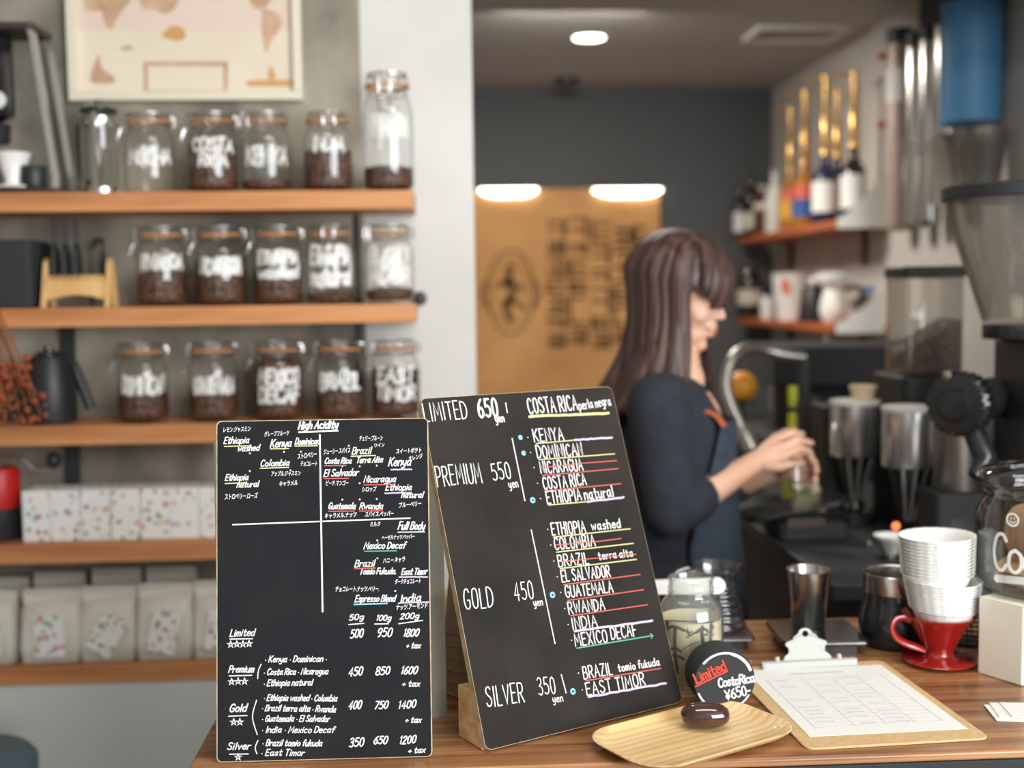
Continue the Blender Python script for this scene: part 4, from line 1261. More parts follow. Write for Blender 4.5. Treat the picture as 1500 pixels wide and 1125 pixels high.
coffee_jar(369, 441, 335, 1, .44, ['ETHIOPIA', 'washed'], 'clip-top jar lettered in two lines, middle jar of the second shelf', 'coffee beans under the two-line lettering on the second shelf', .2, zf=.52, w=.003)
coffee_jar(446, 518, 332, 1, .05, ['ETHIOPIA', 'natural'], 'almost empty clip-top jar with tall white lettering on the second shelf', 'last few coffee beans at the bottom of the almost empty jar', 1.6, zf=.5, size=1.5, w=.0036)
coffee_jar(531, 607, 330, 1, .17, ['EL SALV', 'ADOR'], 'clip-top jar at the end of the second shelf beside the white pillar', 'shallow coffee beans in the end jar of the second shelf', .5, zf=.5, size=1.35, w=.0034)
coffee_jar(162, 238, 510, 2, .36, ['DOMINICAN'], 'clip-top jar of dark beans next to the black kettle on the third shelf', 'dark coffee beans in the jar next to the kettle', .2, zf=.48, size=1.2, w=.0028)
coffee_jar(266, 343, 505, 2, .38, ['GUATEMALA'], 'clip-top jar of dark beans just above the acidity chart board', 'dark coffee beans in the jar just above the acidity chart', .45, zf=.47, size=1.1, w=.0028)
coffee_jar(364, 438, 503, 2, .84, ['MEXICO', 'DECAF'], 'full clip-top jar lettered MEXICO DECAF', 'coffee beans filling the MEXICO DECAF jar almost to the neck', .2, zf=.46, size=1.25, w=.0036)
coffee_jar(455, 529, 503, 2, .34, ['BRAZIL'], 'clip-top jar lettered BRAZIL on the third shelf', 'coffee beans in the BRAZIL jar', .3, zf=.50, size=1.1, w=.0036)
coffee_jar(540, 609, 503, 2, .62, ['EAST', 'TIMOR'], 'clip-top jar lettered EAST TIMOR at the end of the third shelf', 'coffee beans in the EAST TIMOR jar', .4, zf=.46, size=1.2, w=.0032)

# small black hook on the pillar beside the second shelf
hk = at(615, 437, 2.73)
single('wall_peg', MB().lathe([(0, 0), (.012, .002), (.016, .010), (.012, .018), (0, .020)], n=24, mat=Matrix.Rotation(radians(90), 3, 'X')), M['black'], 'small black round peg on the white pillar at the end of the second shelf', 'peg', (hk.x, 2.7445, hk.z))

# french press
x = at(146, 200, JY).x
t = thing('french_press', 'steel framed glass french press on the top shelf beside the empty jar', 'french press', (x, JY, ZS[0] + .0008), 2.5)
MB().lathe([(0, .012), (.030, .012), (.033, .016), (.033, .162)], n=40).build('beaker', M['jar_glass'], t, smooth=60)
m = MB()
for k in range(4):
    a = k * pi / 2 + .6
    m.box((.0365 * cos(a), .0365 * sin(a), .085), (.010, .003, .165), a + pi / 2)
m.lathe([(.0345, .0), (.038, .0), (.038, .012), (.0345, .012)], n=40)
m.lathe([(.0345, .150), (.038, .150), (.038, .160), (.0345, .160)], n=40)
m.build('frame', M['steel'], t, smooth=40)
MB().lathe([(0, .170), (.036, .170), (.039, .174), (.038, .180), (.02, .190), (.008, .193), (.008, .199), (0, .200)], n=40).build('lid', M['black_gloss'], t, smooth=40)
MB().tube(catmull([(.040, 0, .150), (.066, 0, .146), (.070, 0, .09), (.060, 0, .035), (.040, 0, .028)], 6), .006, 10).build('handle', M['black'], t)

# brewer in a slanted steel frame
b0 = at(10, 276, 2.64)
t = thing('drip_brewer', 'coffee brewer in a slanted silver frame at the far end of the top shelf', 'coffee maker', (b0.x, 2.64, ZS[0] + .0008))
MB().prism(rrect(.27, .15, .01), 0, .010).build('base_plate', M['dark_brown'], t, smooth=0, bevel=.002)
MB().prism([(x_ - .02, y_) for x_, y_ in rrect(.22, .13, .012)], .338, .352).build('top_plate', M['dark_brown'], t, smooth=0, bevel=.002)
for s in (-1, 1):
    for dy in (-.055, .055):
        m = MB()
        m.loft([[V((s * xx + q[0], dy + q[1], zz)) for q in ((-.007, -.003), (.007, -.003), (.007, .003), (-.007, .003))] for xx, zz in ((.079, .337), (.085, .330), (.122, .030), (.120, .012), (.108, .0105))])
        m.build('frame_leg', M['doser'], t, smooth=0)
MB().lathe([(0, .150), (.030, .155), (.055, .168), (.057, .18), (.057, .325), (.05, .335), (0, .336)], c=(-.035, 0, 0), n=44).build('water_tank', M['black_gloss'], t, smooth=40)
MB().lathe([(0, .110), (.045, .112), (.047, .150), (0, .150)], c=(-.035, 0, 0), n=40).build('drip_head', M['black'], t, smooth=40)
MB().lathe([(0, 0), (.0185, 0), (.0185, .006), (.016, .009), (0, .009)], c=(.010, -.062, .192), n=30, mat=Matrix.Rotation(radians(90), 3, 'X')).build('dial', M['white_plastic'], t, smooth=40)
x = at(14, 240, 2.56).x
dr = thing('white_dripper', 'white ceramic cone dripper standing on the brewer base', 'dripper', (x - .002, 2.585, ZS[0] + .0118))
MB().lathe([(.008, 0), (.040, 0), (.042, .004), (.020, .008), (.017, .016), (.036, .070), (.037, .073), (.034, .073), (.014, .016), (.008, .01)], n=44).build('cone', M['white_ceramic'], dr, smooth=40)
x = at(53, 260, 2.60).x
single('black_tin', MB().lathe([(0, 0), (.026, 0), (.027, .002), (.027, .043), (.025, .046), (0, .046)], n=36), M['black'], 'small black tin standing on the brewer base by the silver frame leg', 'tin', (x, 2.585, ZS[0] + .0118), smooth=40)

# world map in a cream frame
mx0, mx1, my1 = at(101, 100, 2.735), at(443, 100, 2.735), at(270, 148, 2.735)
mw = mx1.x - mx0.x
mh = .40
t = thing('world_map', 'framed vintage world map in cream and pink hanging over the jars', 'picture', ((mx0.x + mx1.x) / 2, 2.7445, my1.z))
m = MB()
fw = .020
for cx, cz, sx, sz in ((0, fw / 2, mw, fw), (0, mh - fw / 2, mw, fw), (-mw / 2 + fw / 2, mh / 2, fw, mh - 2 * fw), (mw / 2 - fw / 2, mh / 2, fw, mh - 2 * fw)):
    m.box((cx, -.012, cz), (sx, .022, sz))
m.build('frame', M['map_frame'], t, smooth=0, bevel=.002)
pn = MB().box((0, -.004, mh / 2), (mw - .03, .006, mh - .03)).build('map_sheet', M['map_paper'], t, smooth=0)
def on_map(px, py):
    p = at(px, py, 2.737)
    return p.x - (mx0.x + mx1.x) / 2, p.z - my1.z
def patch(name, mat, polys, h, soft=True):
    for pl in polys:
        m = MB()
        q = [on_map(*p) for p in pl]
        if soft:
            q.append(q[0])
            q = catmull(q, 4)[:-1]
        m.sheet(q, lambda a, b: (a, -.0072 - h, b))
        m.build(name, M[mat], pn, smooth=0, fix=False)
xs0, xs1 = 112, 432
patch('pink_band', 'map_pink', [[(xs0, -60), (xs1, -60), (xs1, 45), (xs0 + 160, 46), (xs0, 45)]], 0, False)
patch('land_print', 'map_land', [[(122, -30), (170, -40), (192, -6), (182, 12), (170, 30), (162, 44), (152, 32), (148, 16), (126, 14)], [(196, -40), (250, -44), (262, 0), (244, 20), (226, 14), (206, 8)], [(360, -40), (402, -30), (396, 2), (380, 14), (366, 2)],
    [(384, 12), (408, 20), (412, 38), (396, 62), (390, 78), (384, 50)], [(176, 70), (190, 66), (194, 72), (180, 74)], [(132, 112), (144, 80), (150, 100), (168, 114), (164, 122), (136, 121)]], .0003)
patch('australia_print', 'map_gold', [[(236, 52), (252, 38), (268, 42), (272, 54), (262, 60), (244, 56)]], .0006)
patch('cartouche_edge', 'map_land', [[(210, 90), (334, 90), (334, 136), (210, 136)]], .0003, False)
patch('cartouche', 'map_paper', [[(217, 97), (327, 97), (327, 132), (217, 132)]], .0008, False)
patch('border_print', 'map_land', [[(112, 137), (432, 137), (432, 139), (112, 139)]], .0003, False)
patch('ship_print', 'map_gold', [[(362, 126), (366, 118), (430, 118), (426, 126)], [(392, 116), (396, 96), (404, 114)]], .0003)

# second shelf: black box, brushes, bamboo rack
x0, x1 = at(-40, 400, JY).x, at(56, 400, JY).x
single('black_box', MB().prism(rrect(x1 - x0, .145, .012), 0, .143), M['black_matt'], 'matt black box at the far end of the second shelf', 'box', ((x0 + x1) / 2, 2.65, ZS[1] + .0006), smooth=40, bevel=.004)
xq = at(114, 420, 2.60).x
t = thing('comb_rack', 'small bamboo rack with a toothed rail, holding black paddles', 'rack', (xq, 2.615, ZS[1] + .0006))
m = MB()
for s in (-1, 1):
    m.prism([(-.040, 0), (-.026, 0), (-.004, .088), (.004, .088), (.026, 0), (.040, 0), (.012, .095), (0, .104), (-.012, .095)], s * .066 - .005, s * .066 + .005, lambda a, b, z: (z, a, b))
m.build('side_panel', M['bamboo'], t, smooth=0)
for dy in (-.028, .028):
    pts = [(-.0605, .016), (-.03, .024), (0, .027), (.03, .024), (.0605, .016), (.0605, .056)]
    for k in range(11):
        xk = .054 - k * .0108
        pts += [(xk + .0036, .056), (xk + .0018, .068), (xk - .0018, .068), (xk - .0036, .056)]
    pts += [(-.0605, .056)]
    MB().prism(pts, -.003, .003, lambda a, b, z, dy=dy: (a, dy + z, b)).build('toothed_rail', M['bamboo'], t, smooth=0)
for i, (px, lab) in enumerate(((82, 'black paddle nearest the black box in the bamboo rack'), (98, 'middle black paddle standing in the bamboo rack'), (114, 'black paddle nearest the jars in the bamboo rack'))):
    m = MB().prism([(-.022, 0), (.022, 0), (.024, .07), (.018, .095), (.006, .105), (.005, .155), (-.005, .155), (-.006, .105), (-.018, .095), (-.024, .07)], -.004, .004, lambda a, b, z: (z, a, b))
    single('black_paddle', m, M['black'], lab, 'paddle', (at(px, 400, 2.615).x, 2.615, ZS[1] + .03), smooth=0, group='black paddles in the bamboo rack', bevel=.002)
xq = at(135, 400, 2.68).x
m = MB()
for i in range(5):
    m.tube(catmull([(-.008, 0, .12 + i * .001), (0.004 + i * .004, 0, .15), (.020, 0, .13), (.024 - i * .003, .0, .08), (.020, 0, .002)], 6), .0016, 6)
    m.tube([(-.008, 0, .12 + i * .001), (-.010 + i * .0008, 0, .004)], .0016, 6)
single('black_whisk', m, M['black'], 'black wire whisk behind the bamboo rack', 'whisk', (xq, 2.70, ZS[1] + .0006))

# third shelf: black kettles, dried flowers hanging before it
def kettle(px0, px1, top, label, handle):
    a, b_ = at(px0, 560, 2.64).x, at(px1, 560, 2.64).x
    R = (b_ - a) / 2
    H = (621 - top) / 1750 * 2.64
    t = thing('black_kettle', label, 'kettle', ((a + b_) / 2, 2.64, ZS[2] + .0006))
    MB().lathe([(0, .001), (R * .96, .0), (R, .006), (R * .92, H * .45), (R * .76, H * .92), (R * .70, H * .95), (0, H * .96)], n=44).build('body', M['black'], t, smooth=40)
    MB().lathe([(0, H * .955), (R * .5, H * .96), (R * .46, H), (.010, H * 1.02), (.009, H * 1.09), (0, H * 1.10)], n=30).build('lid', M['black_gloss'], t, smooth=40)
    if handle:
        MB().tube([(R * .74, -.005, H * .80), (R * 1.0, -.005, H * .86), (R * 1.12, -.005, H * .70), (R * 1.62, -.005, H * .18)], [.007, .008, .011, .011], 12).build('handle', M['black'], t)
    MB().tube(catmull([(-R * .9, 0, H * .15), (-R * 1.3, 0, H * .3), (-R * 1.25, 0, H * .7), (-R * 1.5, 0, H * .98)], 5), .006, 10).build('spout', M['black'], t)
kettle(36, 110, 520, 'black pour-over kettle with a slanted handle on the third shelf', True)
m = MB().lathe([(0, 0), (.030, 0), (.030, .118), (.026, .126), (0, .128)], n=36)
single('black_canister', m, M['black_matt'], 'slim black canister behind the kettle at the far end of the third shelf', 'canister', (at(22, 560, 2.68).x, 2.68, ZS[2] + .0006), smooth=40)
fl0 = at(-22, 470, 2.33)
t = thing('dried_flower_bunch', 'hanging bunch of dried orange-brown flowers at the near end of the shelves', 'dried flowers', (fl0.x, 2.33, fl0.z))
m, bl = MB(), MB()
r_ = random.Random(8)
for i in range(46):
    a, e = r_.uniform(0, 2 * pi), r_.uniform(.01, .060)
    ln = r_.uniform(.10, .20)
    p = [(0, 0, .10), (e * .3 * cos(a), e * .3 * sin(a), .04), (e * cos(a) + .01, e * sin(a), -ln * .5), (e * 1.25 * cos(a) + .02, e * 1.25 * sin(a), -ln)]
    m.tube(catmull(p, 4), .0012, 5)
    q = p[-1]
    for k in range(4):
        bl.sphere((q[0] + r_.uniform(-.012, .012), q[1] + r_.uniform(-.012, .012), q[2] + r_.uniform(-.01, .03)), r_.uniform(.003, .0075), 8, 5)
m.lathe([(.012, .07), (.016, .085), (.012, .10)], n=16)
m.build('stems', M['dried'], t)
b_ = bl.build('blooms', M['bloom'], t); b_['kind'] = 'stuff'
m = MB().tube([(0, 0, .098), (0, 0, 2.758 - fl0.z)], .0015, 6)
m.build('string', M['dried'], t)

# fourth shelf: red grinder and the flower-printed boxes
x0 = at(2, 720, 2.63).x
t = thing('red_hand_grinder', 'red hand coffee grinder with a bent steel crank on the fourth shelf', 'grinder', (x0 - .006, 2.63, ZS[3] + .0006))
MB().lathe([(0, 0), (.046, 0), (.048, .004), (.048, .070), (0, .070)], n=44).build('base', M['black'], t, smooth=40)
MB().lathe([(0, .0705), (.044, .0705), (.045, .075), (.045, .148), (.040, .156), (0, .157)], n=44).build('body', M['red_paint'], t, smooth=40)
MB().tube(catmull([(0, 0, .157), (0, 0, .172), (.012, 0, .176), (.052, -.004, .176), (.084, -.006, .150), (.122, -.006, .152)], 6), .0048, 10).build('crank', M['steel_soft'], t)
MB().sphere((.122, -.006, .170), (.016, .016, .019), 20, 12).build('crank_knob', M['black'], t)
bxl = [33, 73.5, 116.5, 161, 205, 248, 290.5, 334, 377]
labs = ['flower-printed white box at the end of its row nearest the red grinder', 'flower-printed white box second from the red grinder', 'flower-printed white box third from the red grinder', 'flower-printed white box fourth from the red grinder',
        'flower-printed white box fifth from the red grinder', 'flower-printed white box sixth from the red grinder', 'flower-printed white box just behind the edge of the acidity chart board', 'flower-printed white box eighth from the red grinder, hidden behind the board']
b0 = None
for i in range(7):
    xa_, xb_ = at(bxl[i], 760, 2.575).x, at(bxl[i + 1], 760, 2.575).x
    if b0 is None:
        b0 = single('printed_box', MB().box((0, 0, .0555), (.0615, .085, .111)), M['floral'], labs[0], 'box', ((xa_ + xb_) / 2, 2.62, ZS[3] + .0006), group='flower-printed boxes in a row', smooth=0, bevel=.003)
        MB().box((0, 0, .1113), (.0605, .010, .0006)).build('lid_seam', M['paper_grey'], b0, smooth=0)
    else:
        dup(b0, ((xa_ + xb_) / 2, 2.62 + r_.uniform(-.003, .003), ZS[3] + .0006), labs[i])

# lowest shelf: paper coffee bags with flowery labels
def bag(px0, px1, top, y, label, card_rot, first):
    xa_, xb_ = at(px0, 930, y).x, at(px1, 930, y).x
    w = (xb_ - xa_) * .975
    H = (973 - top) / 1750 * y
    t = thing('coffee_bag', label, 'coffee bag', ((xa_ + xb_) / 2, y, ZS[4] + .0006), 0, 'coffee bags on the lowest shelf')
    m = MB()
    rings = []
    r2 = random.Random(int(px0) + 50)
    for f, wd, dp_ in ((0, .90, .034), (.03, .97, .040), (.25, 1.0, .042), (.5, .985, .036), (.72, .97, .024), (.78, .975, .015), (.86, 1.0, .006), (.93, .99, .003), (1.0, .985, .0022)):
        ring = [V((x * (1 + .012 * sin(f * 14 + i)), yy + .0025 * sin(i * 1.9 + f * 21), f * H + .0022 * sin(i * 2.3) * (1 if f > .05 else 0))) for i, (x, yy) in enumerate(rrect(w * wd, max(dp_ * 2, .004), min(dp_ * .7, .014), 4))]
        rings.append(ring)
    m.loft(rings)
    b = m.build('bag_body', M['bag'], t, smooth=60)
    m = MB().prism([(-w * .5, H * .78), (w * .5, H * .78), (w * .5, H * .86), (-w * .5, H * .86)], 0, .0012, lambda a, c, z: (a, -.0175 - z, c))
    if card_rot is not None:
        cw, chh = w * .50, H * .56
        rr = radians(card_rot)
        mb = MB().prism([(a * cos(rr) - c * sin(rr), a * sin(rr) + c * cos(rr)) for a, c in rrect(cw, chh, .004, 3)], 0, .0008, lambda a, c, z: (a + w * .02, -.0445 - z, H * .40 + c))
        mb.build('flower_card', M['floral_card'], t, smooth=0)
    return t
for px0, px1, top, rot, lab in ((-52, 30, 868, 0, 'paper coffee bag at the far end of the front row, cut by the frame edge'), (35, 126, 868, 0, 'paper coffee bag with an upright flowery label'), (121, 205, 866, -32, 'paper coffee bag with a strongly tilted flowery label'),
        (203, 288, 864, -14, 'paper coffee bag with a slightly tilted flowery label'), (285, 370, 862, -10, 'paper coffee bag half hidden behind the edge of the acidity chart board')):
    bag(px0, px1, top, 2.602, lab, rot, True)
for px0, px1, top, lab in ((-30, 48, 868, 'plain paper bag standing behind the bag cut by the frame edge'), (52, 130, 862, 'plain paper bag top showing behind the upright label bag'), (137, 212, 858, 'plain paper bag top showing behind the strongly tilted label bag'), (216, 292, 858, 'plain paper bag top showing behind the slightly tilted label bag')):
    bag(px0, px1, top, 2.694, lab, None, False)

# blue-grey stool below the cabinet
sp_ = at(-62, 1112, 2.25)
t = thing('stool', 'round blue-grey vinyl stool at the low cabinet', 'stool', (sp_.x, 2.25, 0))
MB().lathe([(0, sp_.z - .05), (.130, sp_.z - .05), (.142, sp_.z - .035), (.142, sp_.z - .012), (.132, sp_.z), (0, sp_.z + .004)], n=48).build('seat', M['blue_vinyl'], t, smooth=50)
for k in range(4):
    a = pi / 4 + k * pi / 2
    MB().tube([(.09 * cos(a), .09 * sin(a), sp_.z - .05), (.135 * cos(a), .135 * sin(a), .0)], .011, 10).build('leg', M['steel_soft'], t)
MB().tube([(.118 * cos(2 * pi * k / 32), .118 * sin(2 * pi * k / 32), .2) for k in range(33)], .007, 8, caps=False).build('foot_ring', M['steel_soft'], t)

# ------------------------------------------------------------------ back room
# ceiling fittings
dl = onz(863, 55, CEIL)
t = thing('downlight', 'round glowing white downlight in the brown-grey ceiling', 'ceiling light', (dl.x, dl.y, CEIL))
MB().lathe([(.058, -.001), (.066, -.004), (.066, -.0005), (.058, -.0002)], n=48).build('rim', M['lamp_rim'], t, smooth=40)
MB().lathe([(0, -.002), (.058, -.002), (.058, -.0005), (0, -.0005)], n=48).build('diffuser', M['lamp'], t, smooth=0)
vt = onz(1165, 47, CEIL)
t = thing('ceiling_vent', 'pale rectangular air vent in the ceiling near the right-hand wall tubes'.replace('right-hand ', ''), 'vent', (vt.x, vt.y, CEIL))
m = MB()
for cx, cy, sx, sy in ((0, -.105, .34, .02), (0, .105, .34, .02), (-.16, 0, .02, .19), (.16, 0, .02, .19)):
    m.box((cx, cy, -.008), (sx, sy, .016))
m.build('frame', M['plaster'], t, smooth=0)
MB().box((0, 0, -.002), (.30, .19, .003)).build('opening', M['black_matt'], t, smooth=0)
for i in range(3):
    MB().box((0, -.055 + i * .055, -.009), (.30, .02, .003)).build('slat', M['lamp_rim'], t, smooth=0)
sd = onz(830, 115, CEIL)
single('smoke_detector', MB().lathe([(0, -.034), (.035, -.034), (.05, -.022), (.055, -.004), (.055, -.0004), (0, -.0004)], n=40), M['dark_metal'], 'small dark round detector on the ceiling before the slate wall', 'detector', (sd.x, sd.y, CEIL))
# framed coffee sack on the slate wall
sy = 5.735
a, b = at(684, 276, sy), at(967, 274, sy)
sw, sh_ = b.x - a.x, 1.30
t = thing('framed_sack', 'framed coffee sack behind glass on the slate wall, printed with an oval emblem and lettering', 'picture', ((a.x + b.x) / 2, sy, a.z - sh_))
MB().prism([(x, z + sh_ / 2) for x, z in rrect(sw, sh_, .02, 4)], 0, .02, lambda x, y, z: (x, -z, y)).build('backing', M['dark_brown'], t, smooth=0)
sk = MB().prism([(x, z + sh_ / 2) for x, z in rrect(sw - .012, sh_ - .012, .018, 4)], .0202, .024, lambda x, y, z: (x, -z, y)).build('sack', M['burlap'], t, smooth=0)
def on_sack(px, py):
    p = at(px, py, sy - .025)
    return p.x - (a.x + b.x) / 2, p.z - (a.z - sh_)
ink = MB()
r_ = random.Random(21)
mp = lambda x, z: (x, -.0245, z)
def skq(x0, y0, x1, y1, w):
    pen(ink, [[on_sack(x0, y0), on_sack(x1, y1)]], w, mp)
# blurred columns of sideways lettering
for cx, y0, y1, wd, lens in ((815, 322, 520, 12, (28, 22, 34, 16, 30, 18, 24)), (847, 318, 512, 11, (36, 20, 30, 18, 44, 26)), (880, 324, 522, 12, (34, 30, 24, 40, 20, 26)), (912, 334, 524, 12, (30, 50, 24, 34, 22)), (938, 330, 520, 8, (30, 24, 40, 26, 30))):
    y = y0
    for L_ in lens:
        if y + L_ > y1: break
        k = r_.choice((0, 1, 2, 3))
        skq(cx - wd, y + 2, cx + wd, y + 2, .009)
        if k != 2: skq(cx - wd, y + L_ * .5, cx + wd, y + L_ * .5, .009)
        if k != 1: skq(cx - wd, y + L_ - 5, cx + wd, y + L_ - 5, .009)
        skq(cx + (wd if k % 2 else -wd), y + 2, cx + (wd if k % 2 else -wd), y + L_ - 5, .011)
        if k == 3: skq(cx, y + 2, cx, y + L_ - 5, .008)
        y += L_ + 3
for a0, a1, r0, r1 in ((0, 360, 1, 1),):
    pen(ink, [[on_sack(748 + 34 * cos(radians(q)), 428 + 62 * sin(radians(q))) for q in range(0, 361, 10)]], .006, mp)
    pen(ink, [[on_sack(748 + 26 * cos(radians(q)), 428 + 50 * sin(radians(q))) for q in range(0, 361, 10)]], .003, mp)
for pts, w in (([(748, 392), (744, 410), (750, 430), (742, 450), (748, 468)], .022), ([(730, 420), (745, 412), (764, 424)], .014), ([(738, 445), (752, 440), (766, 452)], .012), ([(712, 412), (706, 430), (712, 450)], .010), ([(784, 412), (790, 430), (784, 450)], .010)):
    pen(ink, [catmull([on_sack(*p) for p in pts], 5)], w, mp)
ink.build('sack_lettering', M['sack_ink'], sk, smooth=0, fix=False)
for px, wpx, lab in ((745, 84, 'glowing white shape for a lamp reflection atop the framed sack, above the oval emblem'), (920, 100, 'glowing white shape for a lamp reflection atop the framed sack, above the lettering columns')):  # glowing shapes added for the lamp reflections along the sack's top edge
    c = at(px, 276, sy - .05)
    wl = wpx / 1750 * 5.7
    lm = thing('reflection_glow', lab, 'lamp', (c.x, sy - .0255, c.z), group='reflection glows at the top of the framed sack')
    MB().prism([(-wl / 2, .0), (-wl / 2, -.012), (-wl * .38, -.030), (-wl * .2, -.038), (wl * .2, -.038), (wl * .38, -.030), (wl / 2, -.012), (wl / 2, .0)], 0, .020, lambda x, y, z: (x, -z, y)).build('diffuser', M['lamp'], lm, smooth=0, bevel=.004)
    MB().box((0, -.012, .006), (wl, .026, .010)).build('glow_top_bar', M['dark_metal'], lm, smooth=0)

# shelves on the warm wall
XS = 1.39
zu, zl = at(1228, 322, 4.2).z, at(1227, 476, 4.2).z
for z, lab in ((zu, 'upper reddish timber shelf on the side wall, carrying syrup bottles'), (zl, 'lower reddish timber shelf on the side wall, carrying black and white pots')):
    t = single('side_shelf', MB().box((0, 0, -.0135), (RIGHT_X - XS - .001, 1.42, .027)), M['shelf_red'], lab, 'shelf', ((RIGHT_X + XS) / 2, 4.92, z), smooth=0, bevel=.002, group='timber shelves on the side wall')
    for dy in (-.5, .45):
        MB().box((.085, dy, -.085), (.018, .02, .145)).build('bracket', M['dark_brown'], t, smooth=0)
SH = lambda px, x=1.47: x * 1750 / (px - 650 - 1.2)
def bottle(px, R, H, mat, label, cat='bottle', x=1.47, cap='black', lab=None, labz=(.15, .55), lab2=None, pump=0.0, name='syrup_bottle', group='bottles on the upper side shelf'):
    d = min(SH(px, x), 5.68)
    t = thing(name, label, cat, (x, d, zu + .0005), 0, group)
    MB().lathe([(0, .001), (R * .92, 0), (R, .006), (R, H * .58), (R * .92, H * .66), (R * .45, H * .80), (R * .36, H * .86), (R * .36, H * .95), (0, H * .95)], n=32).build('body', M[mat], t, smooth=50)
    if not pump:
        MB().lathe([(R * .40, H * .95), (R * .42, H * .952), (R * .42, H * 1.02), (0, H * 1.025)], n=24).build('cap', M[cap], t, smooth=40)
    if lab:
        MB().lathe([(R * 1.012, H * labz[0]), (R * 1.012, H * labz[1])], n=32).build('label_band', M[lab], t, smooth=60, fix=False)
    if lab2:
        MB().lathe([(R * 1.016, H * labz[1] * .99), (R * 1.0, H * .60), (R * .95, H * .66)], n=32).build('shoulder_label', M[lab2], t, smooth=60, fix=False)
    if pump:
        hp = pump
        MB().lathe([(R * .40, H * .95), (.019, H * .96), (.019, H * .96 + .018), (.016, H * .96 + .022), (.0175, H * .96 + .026), (.0175, H * .96 + hp * .48), (.011, H * .96 + hp * .53), (.010, H * .96 + hp * .94), (.015, H * .96 + hp * .95), (.016, H * .96 + hp), (0, H * .96 + hp * 1.01)], n=24).build('pump', M['brass'], t, smooth=40)
        MB().tube([(0, 0, H * .96 + hp * .975), (-.05, .035, H * .96 + hp * .985), (-.062, .044, H * .96 + hp * .95)], .0065, 10).build('pump_spout', M['brass'], t)
    return t
bottle(1088, .028, .24, 'bottle_dark', 'dark bottle with a white label at the slate wall end of the upper shelf', lab='paper', x=1.40, labz=(.12, .5), cap='black')
bottle(1105, .027, .30, 'bottle_dark', 'taller dark bottle with a cream label, second from the slate wall', lab='card_cream', x=1.455, labz=(.15, .4), cap='black')
bottle(1122, .042, .22, 'syrup_brown', 'brown syrup bottle with a cream top, third from the slate wall', x=1.45, cap='card_cream', lab2='card_cream')
bottle(1140, .040, .27, 'white_plastic', 'pale pinkish bottle between the brown bottle and the red-labelled bottles', x=1.46, cap='lamp_rim')
bottle(1163, .046, .26, 'syrup_amber', 'red and yellow labelled syrup bottle whose gold pump is lowest', lab='syrup_yellow', lab2='syrup_red', x=1.47, labz=(.2, .5), pump=.27)
bottle(1184, .047, .27, 'syrup_amber', 'red and blue labelled syrup bottle with a gold pump, second of the pumps', lab='syrup_blue', lab2='syrup_red', x=1.46, labz=(.16, .44), pump=.29)
bottle(1215, .048, .27, 'navy_bottle', 'navy syrup bottle with a white label and the tallest gold pump', lab='paper', x=1.44, labz=(.16, .58), pump=.29)
bottle(1233, .046, .27, 'navy_bottle', 'navy and red syrup bottle behind the tallest pump', lab='syrup_blue', lab2='syrup_red', x=1.52, labz=(.16, .5), pump=.26)
bottle(1258, .046, .27, 'bottle_dark', 'dark syrup bottle with a white label at the near end, gold pump on top', lab='paper', x=1.48, labz=(.16, .6), pump=.27)
# white leaflets leaning at the near ends of both shelves
for z, h0, lab in ((zu, .17, 'white curved leaflet leaning at the near end of the upper side shelf'), (zl, .13, 'white curved leaflet leaning at the near end of the lower side shelf')):
    m = MB()
    pts = []
    for i in range(9):
        f = i / 8
        pts.append((-.060 + .175 * f ** 1.0, 4.206 + .008 * sin(f * 3), 0))
    vs, fs = [], []
    for i, p in enumerate(pts):
        f = i / 8
        zt = z + .004 + h0 * f ** 1.3
        vs += [(1.455 + p[0], 4.190 - .012 * sin(f * pi), z - .03), (1.455 + p[0], 4.190 - .012 * sin(f * pi), zt)]
    n = len(vs)
    vs += [(q[0], q[1] + .002, q[2]) for q in vs]
    for i in range(8):
        k = 2 * i
        fs += [(k, k + 2, k + 3, k + 1), (n + k, n + k + 1, n + k + 3, n + k + 2), (k + 1, k + 3, n + k + 3, n + k + 1), (k, n + k, n + k + 2, k + 2)]
    fs += [(0, 1, n + 1, n), (16, n + 16, n + 17, 17)]
    o = MB().add([(q[0] - 1.45, q[1] - 4.19, q[2] - z) for q in vs], fs)
    single('leaflet', o, M['paper'], lab, 'leaflet', (1.45, 4.19, z), smooth=60)

# lower side shelf
def on_low(px, x=1.47):
    return (x, min(SH(px, x), 5.60), zl + .0005)
t = thing('black_thermos', 'black pot with round highlight balls at the slate wall end of the lower side shelf', 'pot', on_low(1103, 1.44))
MB().lathe([(0, 0), (.055, 0), (.058, .006), (.058, .17), (.045, .21), (.03, .225), (.03, .245), (0, .25)], n=36).build('body', M['black_gloss'], t, smooth=40)
for z, r in ((.215, .017), (.165, .019)):
    MB().sphere((-.02, -.055 + (.012 if z > .2 else 0), z), r, 16, 10).build('highlight_ball', M['steel'], t)  # steel balls put in for the round highlights on the pot
MB().lathe([(.0585, .06), (.0585, .13)], n=36).build('label_band', M['lamp_rim'], t, smooth=60, fix=False)
single('glass_tumbler', MB().lathe([(0, .002), (.028, 0), (.034, .10), (.032, .10), (.026, .004), (0, .004)], n=30), M['paper'], 'small pale cup beside the wide white cups on the lower side shelf', 'cup', on_low(1130, 1.43), smooth=50)
t = thing('paper_cup_stack', 'tall white paper tub with a red patch on the lower side shelf', 'tub', on_low(1165, 1.46))
MB().lathe([(0, .002), (.055, 0), (.078, .19), (.080, .195), (.077, .195), (.053, .004), (0, .004)], n=44).build('body', M['paper'], t, smooth=40)
